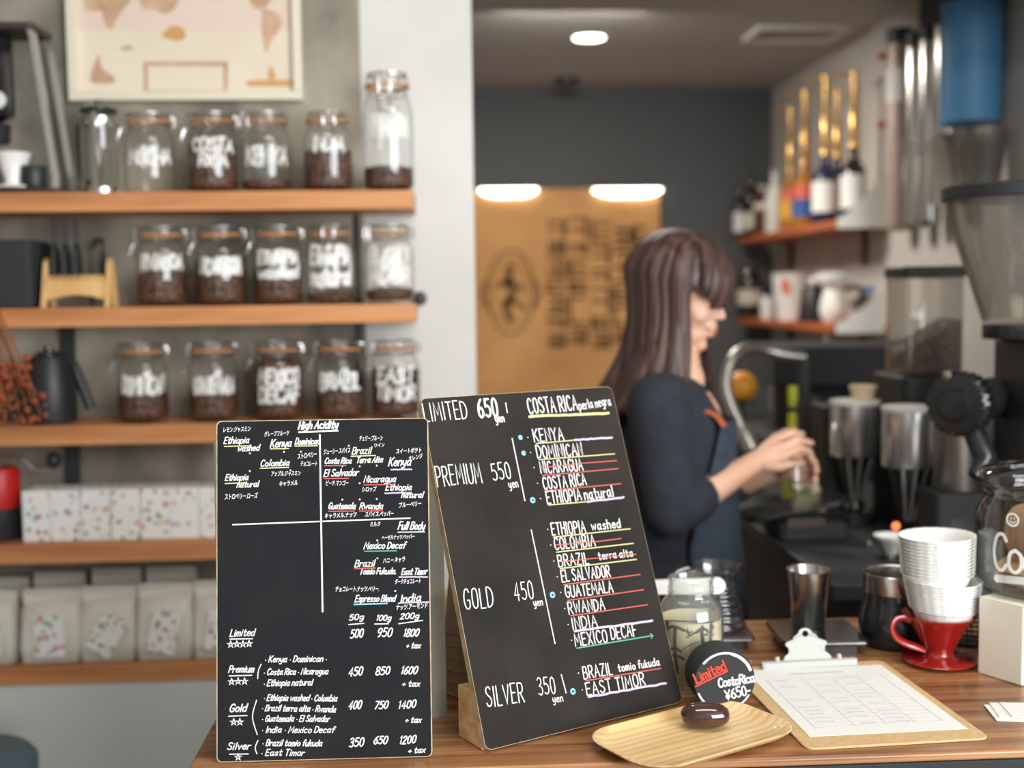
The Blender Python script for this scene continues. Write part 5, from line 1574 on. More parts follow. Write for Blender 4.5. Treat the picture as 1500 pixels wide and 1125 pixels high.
MB().prism([(-.4, .11), (.15, .11), (.05, .16), (-.35, .185)], 0, .001, lambda u, v, w_: ((.0795 - (.195 - v) * .117 + .001 + w_) * cos(u - 2.0), (.0795 - (.195 - v) * .117 + .001 + w_) * sin(u - 2.0), v)).build('red_patch', M['syrup_red'], t, smooth=0)
t = thing('black_pot', 'black conical pot with a white ball knob between the white tub and white server', 'pot', on_low(1199, 1.45))
MB().lathe([(0, .001), (.058, 0), (.060, .006), (.042, .135), (.036, .142), (0, .144)], n=40).build('body', M['black'], t, smooth=40)
MB().sphere((0, 0, .158), .019, 18, 12).build('knob', M['white_ceramic'], t)
t = thing('white_server', 'white waisted coffee server with a black handle on the lower side shelf', 'server', on_low(1228, 1.455))
MB().lathe([(0, .002), (.030, 0), (.044, .02), (.050, .055), (.040, .10), (.032, .125), (.052, .150), (.064, .165), (.064, .185), (.058, .188), (.028, .128), (.036, .10), (0, .01)], n=44).build('body', M['white_ceramic'], t, smooth=50)
MB().tube(catmull([(.034, -.02, .128), (.075, -.03, .135), (.105, -.035, .118), (.085, -.032, .085), (.06, -.025, .06)], 6), .010, 10).build('handle', M['black'], t)
single('blue_tag', MB().box((0, 0, .0125), (.04, .002, .025)), M['blue'], 'small blue tag on the side wall above the lower leaflet', 'tag', (RIGHT_X - .021, SH(1283, RIGHT_X - .021), at(1283, 424, SH(1283, RIGHT_X - .021)).z - .0125), smooth=0)
z_ = at(1210, 560, 4.35)
single('shelf_pipe', MB().tube([(0, 0, 0), (0, 0, zl - .932 - .027)], .010, 12), M['tin_brown'], 'thin brown pipe standing under the near end of the lower side shelf', 'pipe', (1.392 + .022, 4.35, .9305))

# long work counter along the warm wall
t = thing('work_counter', 'dark work counter along the side wall behind the front counter', 'counter', (1.135, 3.55, 0))
MB().box((0, 0, .915), (.905, 3.0, .030)).build('worktop', M['dark_metal'], t, smooth=0, bevel=.003)
MB().box((.02, 0, .445), (.83, 2.95, .89)).build('base', M['dark_brown'], t, smooth=0)
WT = .9306

# cup dispensers on the wall
XD = 1.535
def on_wall(px, py, x=XD):
    d = x * 1750 / (px - 650 - .012 * 0)
    return at(px, py, d)
def dispenser(px, py0, py1, R, mat, label, band=None, x=XD, knob=False, n_=None):
    p, q = on_wall(px, py0, x), on_wall(px, py1, x)
    L_ = p.z - q.z
    t = thing('cup_dispenser', label, 'cup dispenser', (x, p.y, q.z), 0, 'cup dispensers on the side wall')
    MB().lathe([(R * .80, 0), (R * .92, .004), (R, .016), (R, L_ - .02), (R * .95, L_), (R * .7, L_), (R * .7, .02), (R * .8, .004)], n=40).build('tube', M[mat], t, smooth=40)
    MB().lathe([(R * 1.03, L_ * .955), (R * 1.05, L_ * .96), (R * 1.05, L_ + .02), (0, L_ + .022)], n=40).build('top_cap', M['black'], t, smooth=40)
    m = MB()
    for z in (L_ * .93, L_ * .42):
        m.box(((RIGHT_X - x) / 2 + R * .4, .0, z), (max(RIGHT_X - x - R * .8 - .001, .01), .05, .03))
    m.build('mount', M['black'], t, smooth=0)
    if band:
        MB().lathe([(R * 1.015, L_ * band[0]), (R * 1.015, L_ * band[1])], n=40).build('paper_band', M['paper'], t, smooth=60, fix=False)
    if knob:
        for z in (L_ * .90, L_ * .55):
            MB().lathe([(0, 0), (.010, .001), (.011, .022), (0, .025)], c=(-R - .0005, .02, z), n=20, mat=Matrix.Rotation(radians(-90), 3, 'Y')).build('red_knob', M['red_paint'], t, smooth=40)
    return t
dispenser(1324, 52, 338, .040, 'tin_brown', 'brown-tinted tube cup dispenser with a white paper band, first along the wall', band=(.66, .83), knob=True, x=1.53)
dispenser(1350, 58, 336, .037, 'steel', 'steel tube cup dispenser next to the brown tube', x=1.53)
dispenser(1371, 48, 330, .037, 'steel', 'steel tube cup dispenser between two other steel tubes', x=1.53)
dispenser(1396, 30, 204, .040, 'steel', 'shorter steel tube cup dispenser beside the blue cylinder', x=1.53)
p = on_wall(1404, 208, 1.53)
q = on_wall(1404, 300, 1.53)
single('steel_cup', MB().lathe([(0, .002), (.048, 0), (.058, p.z - q.z), (.060, p.z - q.z + .003), (.055, p.z - q.z), (.046, .004), (0, .005)], n=44), M['steel_soft'], 'wide steel cup under the short steel tube', 'cup', (1.526, p.y, q.z), smooth=40)
p, q = on_wall(1431, 6, 1.50), on_wall(1431, 181, 1.50)
t = thing('blue_cylinder', 'large blue cylinder dispenser hanging on the wall', 'cup dispenser', (1.50, p.y, q.z))
L_ = p.z - q.z
MB().lathe([(0, .006), (.066, .004), (.0815, .0), (.0825, .003), (.0825, L_), (0, L_)], n=64).build('body', M['blue'], t, smooth=40)
MB().lathe([(.085, L_ + .0005), (.087, L_ + .004), (.087, L_ + .05), (0, L_ + .052)], n=48).build('top_cap', M['black'], t, smooth=40)
MB().box((.0455, 0, L_ * .75), (.085, .05, .05)).build('mount', M['black'], t, smooth=0)
p, q = on_wall(1447, 188, 1.50), on_wall(1447, 285, 1.50)
for i in range(3):
    single('clear_cup', MB().lathe([(0, .001), (.046, 0), (.066, p.z - q.z - .06), (.068, p.z - q.z - .058), (.0652, p.z - q.z - .06), (.0452, .002), (0, .002)], n=40), M['hopper'], ('clear plastic cup lowest in the nested stack under the blue cylinder', 'clear plastic cup in the middle of the nested stack under the blue cylinder', 'clear plastic cup topmost in the nested stack under the blue cylinder')[i], 'cup', (1.503, p.y + .002, q.z + i * .028), smooth=50, group='clear cups under the blue cylinder')
# wire ring holding the cups
a_, b_ = on_wall(1342, 207, 1.48), on_wall(1400, 203, 1.48)
m = MB()
for dz in (0, -.022):
    m.tube([(1.460, a_.y + .03, a_.z + dz), (1.460, b_.y - .02, b_.z + dz), (RIGHT_X - .001, b_.y - .02, b_.z + dz)], .0035, 8)
single('wire_rail', m, M['steel_soft'], 'double steel wire rail running across the steel cup tubes', 'rail', (0, 0, 0))
a_ = on_wall(1340, 30, 1.54)
b_ = on_wall(1408, 10, 1.54)
m = MB().box((RIGHT_X - .020, (a_.y + b_.y) / 2 - .01, a_.z + .015), (.030, abs(a_.y - b_.y) - .03, .13))
single('dispenser_rail', m, M['black'], 'black mounting rail above the cup dispensers', 'rail', (0, 0, 0), smooth=0, bevel=.004)

# ------------------------------------------------------------------ grinders on the work counter
def doser(root, c, R, H, cone):
    """Steel cup with a black funnel below, part of a grinder."""
    c = V(c)
    MB().lathe([(R * .93, H * .99), (R * .98, H), (R, H * .99), (R, 0), (R * .96, -.004), (R * .93, 0)], c, 44).build('doser_cup', M['doser'], root, smooth=40)
    MB().lathe([(0, H * .985), (R * .92, H * .985), (R * 1.03, H * 1.0), (R * 1.03, H * 1.07), (R * .9, H * 1.085), (0, H * 1.09)], c, 44).build('doser_lid', M['white_plastic'], root, smooth=40)
    m = MB()
    m.lathe([(R * .80, -.004), (R * .62, -cone * .3), (R * .24, -cone), (R * .16, -cone), (0, -cone * .99)], c, 36)
    m.build('doser_funnel', M['black'], root, smooth=40)
    m = MB()
    for k in range(3):
        a = -1.2 + k * .55 - pi / 2 + .6
        m.tube([c + V((R * .90 * cos(a), R * .90 * sin(a), -.002)), c + V((R * .30 * cos(a), R * .30 * sin(a), -cone * .96))], .0035, 8)
    m.build('doser_ribs', M['doser'], root)

# first: low grinder with a steel doser, a paper cup on its lid
g1 = at(1252, 660, 2.62)
t = thing('doser_grinder', 'black coffee grinder whose steel doser carries a small paper cup', 'grinder', (g1.x, 2.62, WT))
zz = at(1252, 664, 2.62).z - WT
doser(t, (0, 0, zz), .0545, .112, .105)
MB().prism([(x, y + .125) for x, y in rrect(.095, .12, .02)], 0, zz + .10).build('body', M['black'], t, smooth=40, bevel=.004)
MB().prism([(x, y + .05) for x, y in rrect(.088, .20, .03)], 0, .022).build('base', M['black'], t, smooth=40)
MB().box((.0, .06, zz + .05), (.05, .02, .09)).build('doser_mount', M['black_gloss'], t, smooth=0)
MB().tube([(-.056, -.03, zz + .07), (-.062, -.04, zz + .045), (-.062, -.042, zz + .002)], .006, 10).build('lever', M['steel'], t)
MB().tube([(0, 0, max(.032, zz - .16)), (0, 0, zz - .107)], .022, 24).build('outlet', M['steel'], t)
MB().lathe([(0, .022), (.040, .0222), (.042, .026), (0, .028)], n=36).build('drip_dish', M['steel'], t, smooth=40)
pc_ = at(1272, 580, 2.62)
single('takeaway_cup', MB().lathe([(0, 0), (.023, 0), (.0275, .022), (.0305, .024), (.0305, .031), (0, .033)], n=36), M['cup_card'], 'small paper cup with a pale lid standing on the first steel doser', 'cup', (pc_.x - .012, 2.622, WT + zz + .1225))

# second: grinder with a rectangular bean hopper and a steel doser
gx = at(1352, 560, 2.62)
t = thing('hopper_grinder', 'black coffee grinder with a square clear hopper heaped with beans', 'grinder', (gx.x, 2.62, WT))
ztop = at(1352, 396, 2.62).z - WT
zbot = at(1352, 545, 2.62).z - WT
MB().prism(rrect(.17, .20, .03), 0, zbot - .004).build('body', M['black'], t, smooth=40, bevel=.004)
MB().prism(rrect(.130, .130, .012), zbot, ztop - .018).build('hopper', M['hopper'], t, smooth=30)
MB().prism(rrect(.140, .140, .014), ztop - .017, ztop + .008).build('hopper_lid', M['black'], t, smooth=40, bevel=.003)
d2 = at(1331, 640, 2.40)
dz2 = at(1331, 680, 2.40).z - WT
doser(t, (d2.x - gx.x, 2.40 - 2.62, dz2), .0535, .112, .12)
MB().box((d2.x - gx.x + .075, -.19, dz2 + .03), (.09, .07, .12)).build('doser_arm', M['black'], t, smooth=0, bevel=.004)
MB().box((d2.x - gx.x + .06, -.20, (dz2 - .1) / 2), (.10, .12, dz2 - .11)).build('doser_stand', M['black'], t, smooth=0, bevel=.004)
pl = at(1313, 771, 2.335)
MB().sphere((pl.x - gx.x, 2.338 - 2.62 - .0005, pl.z - WT), (.008, .004, .008), 16, 10).build('pilot_light', M['lead_light'], t)
zb1 = zbot + .002
bn = MB()
n = 24
vs, fs = [], []
for i in range(n):
    for k in range(n):
        u, v_ = i / (n - 1), k / (n - 1)
        x, y = -.0605 + .121 * u, -.0605 + .121 * v_
        hgt = .03 + .085 * max(0, (u + .25) / 1.25) + random.Random(i * 31 + k).uniform(-.004, .004)
        vs.append((x, y, hgt))
for i in range(n - 1):
    for k in range(n - 1):
        fs.append((i * n + k, (i + 1) * n + k, (i + 1) * n + k + 1, i * n + k + 1))
b0_ = len(vs)
edge = [i * n for i in range(n)] + [(n - 1) * n + k for k in range(1, n)] + [i * n + n - 1 for i in range(n - 2, -1, -1)] + [k for k in range(n - 2, 0, -1)]
vs += [(vs[e][0], vs[e][1], 0) for e in edge]
ne = len(edge)
for q_ in range(ne):
    fs.append((edge[q_], edge[(q_ + 1) % ne], b0_ + (q_ + 1) % ne, b0_ + q_))
fs.append(tuple(b0_ + q_ for q_ in range(ne)))
bn.add(vs, fs)
single('coffee_beans', bn, M['beans'], 'heap of dark coffee beans inside the square clear hopper', 'coffee beans', (gx.x, 2.62, WT + zb1 + .002), kind='stuff', smooth=50)

# third: tall grinder with a conical hopper and a big knurled dial
g3 = at(1489, 600, 2.20)
t = thing('cone_grinder', 'large black coffee grinder with a clear conical hopper and a knurled dial', 'grinder', (g3.x, 2.20, WT))
zl_ = at(1489, 283, 2.20).z - WT
zb_ = at(1489, 472, 2.20).z - WT
Rl = 110 / 1750 * 2.20
MB().lathe([(.062, zb_), (.066, zb_ + .008), (Rl * .70, zb_ + (zl_ - zb_) * .42), (Rl * .90, zb_ + (zl_ - zb_) * .74), (Rl * .97, zl_ - .012), (Rl * .955, zl_ - .012), (Rl * .885, zb_ + (zl_ - zb_) * .74), (Rl * .685, zb_ + (zl_ - zb_) * .42), (.060, zb_ + .008)], n=72).build('hopper', M['hopper'], t, smooth=60)
MB().lathe([(0, zl_ - .004), (Rl * .93, zl_ - .006), (Rl * .99, zl_ - .012), (Rl * 1.03, zl_ - .010), (Rl * 1.03, zl_ + .010), (Rl * .99, zl_ + .014), (0, zl_ + .016)], n=72).build('hopper_lid', M['black'], t, smooth=40)
MB().lathe([(0, 0), (.062, 0), (.064, .004), (.064, .028), (0, .03)], c=(0, 0, zb_ - .031), n=48).build('hopper_collar', M['black_gloss'], t, smooth=40)
MB().prism([(x + .07, y) for x, y in rrect(.16, .21, .04)], .17, zb_ - .032).build('body', M['black'], t, smooth=40, bevel=.006)
MB().prism([(x + .07, y) for x, y in rrect(.14, .17, .03)], .0, .169).build('column', M['black'], t, smooth=40)
MB().prism([(x + .075, y) for x, y in rrect(.17, .23, .04)], .0005, .03).build('base', M['black'], t, smooth=40)
dc = at(1403, 592, 2.135) - V((g3.x, 2.20, WT))
ax = (V((-.72, -.69, 0))).normalized()
rotd = ax.to_track_quat('Z', 'Y').to_matrix()
def knurl(a, i): return .035 * (1 if sin(a * 26) > 0 else -1) if 1 <= i <= 4 else 0
MB().lathe([(0, -.035), (.050, -.035), (.058, -.030), (.058, .004), (.052, .010), (.030, .012), (.026, .020), (0, .022)], dc, 208, rotd, ripple=knurl).build('dial', M['black_gloss'], t, smooth=30)
MB().lathe([(0, -.17), (.040, -.17), (.040, -.036), (0, -.036)], dc, 32, rotd).build('dial_shaft', M['black'], t, smooth=30)
MB().lathe([(0, 0), (.008, 0), (.008, .02), (0, .022)], dc + V((-.030, -.040, .058)), 20, rotd).build('set_screw', M['steel'], t, smooth=30)
MB().tube([(dc.x + .03, dc.y, dc.z - .05), (dc.x + .045, dc.y - .02, dc.z - .10), (dc.x + .02, dc.y - .03, dc.z - .13)], [.02, .022, .014], 14).build('spout', M['black_gloss'], t)

# steel pitcher under the dial
p_ = at(1403, 660, 2.295)
zt_, zb2 = at(1403, 616, 2.295).z, at(1403, 716, 2.295).z
bxp = thing('knock_box', 'black block carrying the steel canister under the grinder dial', 'box', (p_.x - .006, 2.295, WT))
MB().prism(rrect(.112, .108, .012), 0, zb2 - WT - .001).build('body', M['black_matt'], bxp, smooth=30, bevel=.003)
MB().box((0, -.055, .06), (.06, .002, .03)).build('front_plate', M['black_gloss'], bxp, smooth=0)
single('steel_canister', MB().lathe([(0, .001), (.046, 0), (.048, .003), (.040, zt_ - zb2), (.041, zt_ - zb2 + .002), (.038, zt_ - zb2), (.045, .005), (0, .006)], n=48), M['steel_soft'], 'tapered steel canister standing under the big knurled dial', 'canister', (p_.x, 2.295, zb2), smooth=40)

# glass cone dripper with a paper filter
c_ = at(1306, 820, 2.24)
kz = (at(1306, 784, 2.24).z - WT) / .071
def squash(mb):
    mb.v = [V((p.x * .80, p.y * .80, p.z * kz)) for p in mb.v]
    return mb
t = thing('glass_dripper', 'glass cone dripper with a white paper filter behind the black canister', 'dripper', (c_.x, 2.24, WT))
squash(MB().lathe([(.012, 0), (.034, 0), (.036, .003), (.018, .006), (.016, .010), (.043, .058), (.044, .060), (.041, .058), (.0145, .012), (.011, .006)], n=44)).build('body', M['clear_glass'], t, smooth=50)
squash(MB().lathe([(.012, .014), (.037, .064), (.043, .071), (.0405, .071), (.0355, .064), (.011, .015)], n=60, ripple=lambda a, i: .03 * sin(a * 9) if 1 <= i <= 4 else 0)).build('filter', M['filter'], t, smooth=50)
squash(MB().tube(catmull([(-.038, 0, .052), (-.056, -.005, .050), (-.058, -.005, .030), (-.028, 0, .022)], 6), .0042, 10)).build('handle', M['clear_glass'], t)

# brewing machine, faucet, tray and bag by the barista
m0 = at(1140, 620, 3.55)
t = thing('brewing_machine', 'tall dark brewing machine against the warm wall behind the faucet', 'coffee machine', (1.20, 3.55, WT))
ht = at(1140, 495, 3.55).z - WT
MB().prism(rrect(.56, .42, .02), 0, .10).build('drip_base', M['black_matt'], t, smooth=30, bevel=.004)
MB().prism([(x + .06, y + .05) for x, y in rrect(.44, .30, .02)], .10, ht - .13).build('column', M['black_matt'], t, smooth=30)
MB().prism(rrect(.52, .38, .02), ht - .13, ht - .02).build('head', M['black_matt'], t, smooth=30, bevel=.004)
MB().box((-.05, -.215, .06), (.3, .01, .05)).build('front_plate', M['dark_brown'], t, smooth=0)
for dx in (-.14, .02):
    MB().lathe([(0, 0), (.05, 0), (.055, .01), (.055, .10), (.05, .11), (0, .11)], c=(dx, -.13, ht - .27), n=32).build('brew_group', M['dark_metal'], t, smooth=40)
f_ = at(1150, 520, 2.95)
t = thing('gooseneck_faucet', 'curved brushed steel gooseneck faucet with a thick spray end', 'faucet', (f_.x + .05, 2.95, WT))
fx_ = lambda px, py, d=2.95: at(px, py, d) - V((f_.x + .05, 2.95, WT))
MB().tube([(0, 0, 0), (0, 0, fx_(1160, 530).z)], .016, 16).build('riser', M['dark_metal'], t)
pts = [V((0, .0, fx_(1160, 524).z)), fx_(1150, 520), fx_(1120, 513), fx_(1095, 511, 2.93), fx_(1076, 522, 2.90), fx_(1065, 548, 2.88), fx_(1065, 576, 2.86), fx_(1076, 606, 2.84), fx_(1088, 632, 2.82)]
MB().tube(catmull([tuple(p) for p in pts], 5), .0150, 14).build('hose', M['steel_soft'], t)
e0, e1 = fx_(1086, 628, 2.825), fx_(1102, 660, 2.80)
MB().tube([e0, e0.lerp(e1, .3), e1], [.0165, .022, .020], 16).build('spray_head', M['steel_soft'], t)
MB().lathe([(0, 0), (.032, 0), (.030, .012), (.017, .02), (0, .02)], n=32).build('base_ring', M['steel_soft'], t, smooth=40)
o_ = at(1086, 566, 3.10)
single('orange_fruit', MB().sphere((0, 0, .040), (.042, .042, .040), 24, 16), M['orange'], 'round orange fruit seen through the bend of the faucet', 'fruit', (o_.x, 3.10, o_.z - .040))
ob = thing('fruit_stand', 'dark narrow stand carrying the orange behind the faucet', 'stand', (o_.x, 3.10, WT))
MB().lathe([(0, 0), (.06, 0), (.06, .008), (.012, .014), (.010, o_.z - .040 - WT - .010), (.045, o_.z - .040 - WT - .004), (.045, o_.z - .040 - WT - .0008), (0, o_.z - .040 - WT - .0008)], n=36).build('column', M['dark_metal'], ob, smooth=40)
l0 = at(1161, 600, 2.80)
t = thing('lime_bottle', 'slim lime-green bottle behind the hands of the barista', 'bottle', (l0.x, 2.80, WT))
zt2 = at(1161, 566, 2.80).z - WT
MB().lathe([(0, 0), (.022, 0), (.024, .004), (.024, zt2 * .55), (.012, zt2 * .66), (.0105, zt2 * .86), (.0, zt2 * .87)], n=28).build('body', M['lime'], t, smooth=40)
MB().lathe([(.012, zt2 * .79), (.0125, zt2 * .80), (.0125, zt2 * .83), (.011, zt2 * .84)], n=24).build('neck_ring', M['black'], t, smooth=40)
MB().lathe([(0, zt2 * .872), (.012, zt2 * .874), (.012, zt2), (0, zt2 * 1.005)], n=24).build('cap', M['lime'], t, smooth=40)
b1_ = at(1155, 735, 2.50)
bw = thing('tamping_station', 'low black station with a tilted black tray under the hands of the barista', 'station', (.765, 2.50, WT))
zt3 = at(1150, 742, 2.44).z - WT
MB().prism(rrect(.145, .16, .02), 0, zt3 - .036).build('body', M['black_matt'], bw, smooth=30, bevel=.004)
MB().box((-.02, -.082, zt3 * .55), (.08, .003, .02)).build('label_plate', M['dark_brown'], bw, smooth=0)
tr = MB().prism(rrect(.222, .13, .03), -.005, .005)
rt = Matrix.Rotation(radians(-11), 3, 'Y')
tr.v = [rt @ p + V((-.024, .005, zt3 - .012)) for p in tr.v]
tr.build('tray', M['black_gloss'], bw, smooth=30, bevel=.002)
q_ = V((.810, 2.632, WT))
t = thing('paper_bag', 'crumpled white bag with green print beside the black tray', 'bag', (q_.x, 2.632, WT))
zt4 = at(1200, 692, 2.632).z - WT
rings = []
for f, w_, d_ in ((0, .060, .04), (.1, .066, .046), (.4, .068, .046), (.7, .062, .036), (.88, .066, .018), (1, .060, .010)):
    rings.append([V((x * (1 + .05 * sin(i * 2 + f * 9)) + .012 * sin(f * 5), y * (1 + .2 * sin(i * 1.3 + f * 7)), f * zt4 + (.006 * sin(i * 1.7) if f > .5 else 0))) for i, (x, y) in enumerate(rrect(w_, d_, d_ * .3, 4))])
MB().loft(rings).build('bag_body', M['paper_cream'], t, smooth=50)
m = MB()
for (a0_, b0_2, c0_) in ((-.012, .6, .008), (.010, .45, .009), (-.003, .75, .007)):
    m.sphere((a0_, -.0225, b0_2 * zt4), (c0_, .003, c0_), 12, 8)
m.build('green_print', M['green_print'], t)

# ------------------------------------------------------------------ the barista
PD = 2.42
root = thing('person', 'barista with long dark hair, navy sweater and denim apron, looking down at her hands', 'person', (at(985, 800, PD).x, PD, 0))
RO = V((root.location.x, PD, 0))
def pp_(px, py, dd=0.0):
    return at(px, py, PD + dd) - RO
HS = .93
rm = Matrix.Rotation(radians(-24), 3, 'Z') @ Matrix.Rotation(radians(13), 3, 'Y')
HO = pp_(1062, 466, -.03) - rm @ (V((.108, 0, -.035)) * HS)
hp = lambda x, y, z: HO + rm @ (V((x, y, z)) * HS)
def ell(mb, c, r):
    mb.sphere(hp(*c), [q * HS for q in r], 24, 16, rm)

def remesh(o, size, smooth=3, fac=.5):
    r = o.modifiers.new('union', 'REMESH'); r.mode = 'VOXEL'; r.voxel_size = size; r.use_smooth_shade = True
    s = o.modifiers.new('smooth', 'SMOOTH'); s.factor = fac; s.iterations = smooth
    return o

bd = MB()
# head
ell(bd, (-.006, 0, .022), (.094, .074, .086))
ell(bd, (.030, 0, -.030), (.058, .058, .070))
ell(bd, (.038, 0, -.078), (.042, .045, .042))
ell(bd, (.064, 0, -.104), (.019, .021, .016))
ell(bd, (.066, 0, .022), (.026, .050, .030))
for s in (-1, 1):
    ell(bd, (.054, s * .034, -.036), (.024, .023, .024))
    ell(bd, (-.004, s * .074, -.018), (.016, .008, .029))
    bd.capsule(hp(.074, s * .012, .004), .010 * HS, hp(.066, s * .046, .004), .010 * HS, 10)
    ell(bd, (.069, s * .030, -.012), (.013, .015, .010))
bd.capsule(hp(.080, 0, .002), .0080 * HS, hp(.1005, 0, -.033), .0090 * HS, 12)
for s in (-1, 1):
    ell(bd, (.091, s * .009, -.037), (.008, .007, .006))
ell(bd, (.081, 0, -.058), (.014, .026, .013))
ell(bd, (.087, 0, -.066), (.009, .020, .0065))
ell(bd, (.085, 0, -.077), (.009, .017, .007))
# neck and trunk
neck = pp_(993, 560, .0)
bd.capsule(hp(-.018, 0, -.055), .048, neck, .052, 20)
bd.capsule(neck, .056, pp_(985, 600), .075, 20)
bd.capsule(pp_(985, 625), .105, pp_(990, 700), .100, 24, .95)
bd.capsule(pp_(990, 700), .098, pp_(985, 850), .112, 24)
shR, elR, wrR = pp_(962, 592, -.150), pp_(984, 752, -.185), pp_(1106, 677, -.085)
shL, elL, wrL = pp_(1000, 600, .150), pp_(1052, 716, .175), pp_(1142, 688, .062)
for sh_, el_, wr_ in ((shR, elR, wrR), (shL, elL, wrL)):
    bd.capsule(pp_(985, 595), .070, sh_, .050, 18)
    bd.capsule(sh_, .048, el_, .037, 18)
    mid = el_.lerp(wr_, .35)
    bd.capsule(el_, .036, mid, .035, 18)
    bd.capsule(mid, .035, wr_, .0235, 18, .92, (0, 0, 1))
# legs
for s in (-1, 1):
    hip = pp_(985, 860, s * .085)
    knee = V((hip.x + .015, hip.y, .47))
    ank = V((hip.x - .01, hip.y, .085))
    bd.capsule(hip, .085, knee, .052, 18)
    bd.capsule(knee, .052, ank, .036, 18)
    bd.capsule(ank + V((-.02, 0, -.045)), .034, ank + V((.13, 0, -.055)), .028, 14, .8, (0, 0, 1))
# right hand: palm, knuckles, five bent fingers
def hand(wr_, knk, mids, tips, thumb, palm_r, fr):
    for k in knk:
        bd.capsule(wr_.lerp(k, .12), .0200, k, palm_r, 12, .85)
    for i, (k, m_, t_) in enumerate(zip(knk, mids, tips)):
        f = fr * (.86 if i == 3 else 1)
        bd.capsule(k, f * 1.08, m_, f, 12)
        bd.capsule(m_, f, t_, f * .80, 12)
    bd.capsule(thumb[0], .0150, thumb[1], .0108, 12)
    bd.capsule(thumb[1], .0105, thumb[2], .0098, 12)
    bd.capsule(thumb[2], .0098, thumb[3], .0078, 12)
knR = [pp_(1137, 644, -.045), pp_(1144, 655, -.068), pp_(1145, 670, -.080), pp_(1141, 684, -.078)]
miR = [pp_(1160, 635, -.042), pp_(1168, 644, -.064), pp_(1169, 658, -.078), pp_(1158, 680, -.074)]
tiR = [pp_(1175, 636, -.018), pp_(1188, 649, -.035), pp_(1186, 661, -.050), pp_(1172, 679, -.052)]
thR = [pp_(1120, 660, -.05), pp_(1138, 641, -.015), pp_(1152, 634, .006), pp_(1164, 632, .020)]
hand(wrR, knR, miR, tiR, thR, .0125, .0086)
knL = [pp_(1166, 668, .045), pp_(1172, 680, .05), pp_(1172, 692, .05), pp_(1168, 703, .048)]
miL = [pp_(1185, 664, .030), pp_(1192, 677, .030), pp_(1192, 691, .030), pp_(1186, 704, .032)]
tiL = [pp_(1191, 676, .000), pp_(1196, 690, .000), pp_(1194, 704, .002), pp_(1186, 713, .006)]
thL = [pp_(1150, 690, .03), pp_(1158, 680, -.005), pp_(1166, 676, -.022), pp_(1174, 678, -.034)]
hand(wrL, knL, miL, tiL, thL, .0125, .0086)
body = bd.build('body', M['skin'], root, smooth=0, fix=False)
remesh(body, .0032, 4)

# face details
lp = MB()
lp.sphere(hp(.0935, 0, -.0665), (.0055 * HS, .0150 * HS, .0042 * HS), 16, 10, rm)
lp.sphere(hp(.0915, 0, -.0765), (.0060 * HS, .0135 * HS, .0050 * HS), 16, 10, rm)
lp.build('lips', M['lips'], root)
for s in (-1, 1):
    m = MB()
    m.tube([hp(.0815, s * .018, -.0125), hp(.0835, s * .026, -.0165), hp(.0815, s * .034, -.0170), hp(.0765, s * .041, -.0145)], [.0012, .0020, .0020, .0012], 8)
    m.build('eyelashes', M['hair'], root)
    m = MB()
    m.tube([hp(.0885, s * .014, .0125), hp(.087, s * .026, .0165), hp(.080, s * .040, .0145)], [.002, .0026, .0014], 8)
    m.build('eyebrow', M['hair'], root)

# hair: a thick layered shell from crown to chest with a fringe, plus loose strands
def hair_pt(th, t, off=0.0, k=0):
    """th: azimuth from the face direction (radians, towards her left positive); t: 0 crown .. 1 tip."""
    a = abs(th)
    rx, ry, rz = .112, .096, .100
    cx, cz = -.012, .026
    fr = 1 / (1 + math.exp((a - 1.10) * 11))               # fringe weight
    eq = .52
    rip = .0016 * sin(th * 31 + 2.7 * sin(th * 7)) + .0012 * sin(th * 77)
    if t <= eq:
        f = t / eq * pi / 2
        r, z = sin(f), cos(f)
        p = V((cx + (rx + rip + off) * r * cos(th), (ry + rip + off) * r * sin(th), cz + (rz + off) * z))
        return hp(*p)
    u = (t - eq) / (1 - eq)
    base = V((cx + (rx + rip + off) * cos(th), (ry + rip + off) * sin(th), cz))
    w = hp(*base)
    if fr > .5:
        ln = .038 + .010 * sin(th * 9)
    else:
        ln = .300 + .030 * sin(th * 5 + 1) + .012 * sin(th * 23)
        if a > 2.2: ln += .02
    d = rm @ V((cos(th), sin(th), 0))
    drop = V((0, 0, -ln * u))
    if fr > .5:
        fl = .031 * max(0.0, min(1.0, (1.00 - a) / .5)) + .003 + .005 * sin(th * 13) * (1 if a < .8 else 0)
        return w + rm @ V((-.004 * u * u, 0, -fl * u))
    # side and back locks: close in at the nape, then follow shoulder and back
    inn = -.016 * sin(u * pi) + .020 * u * u
    swing = V((0, 0, 0))
    if d.x < .2:
        swing = V((-.052 * u * u * min(1, .2 - d.x), 0, 0))
    if d.x > .15:
        swing += V((.030 * u * u, 0, 0))
    if d.y < -.3:
        swing += V((0, -.036 * u ** 1.4, 0))
    if d.y > .3:
        swing += V((0, .036 * u ** 1.4, 0))
    return w + drop + d * inn + swing
hs = MB()
ths = [-pi + 2 * pi * i / 180 for i in range(181)]
rings = []
NT = 34
for j_ in range(NT):
    t_ = .02 + .98 * j_ / (NT - 1)
    rings.append([hair_pt(th, t_) for th in ths])
hs.loft(rings, caps=False, closed=False)
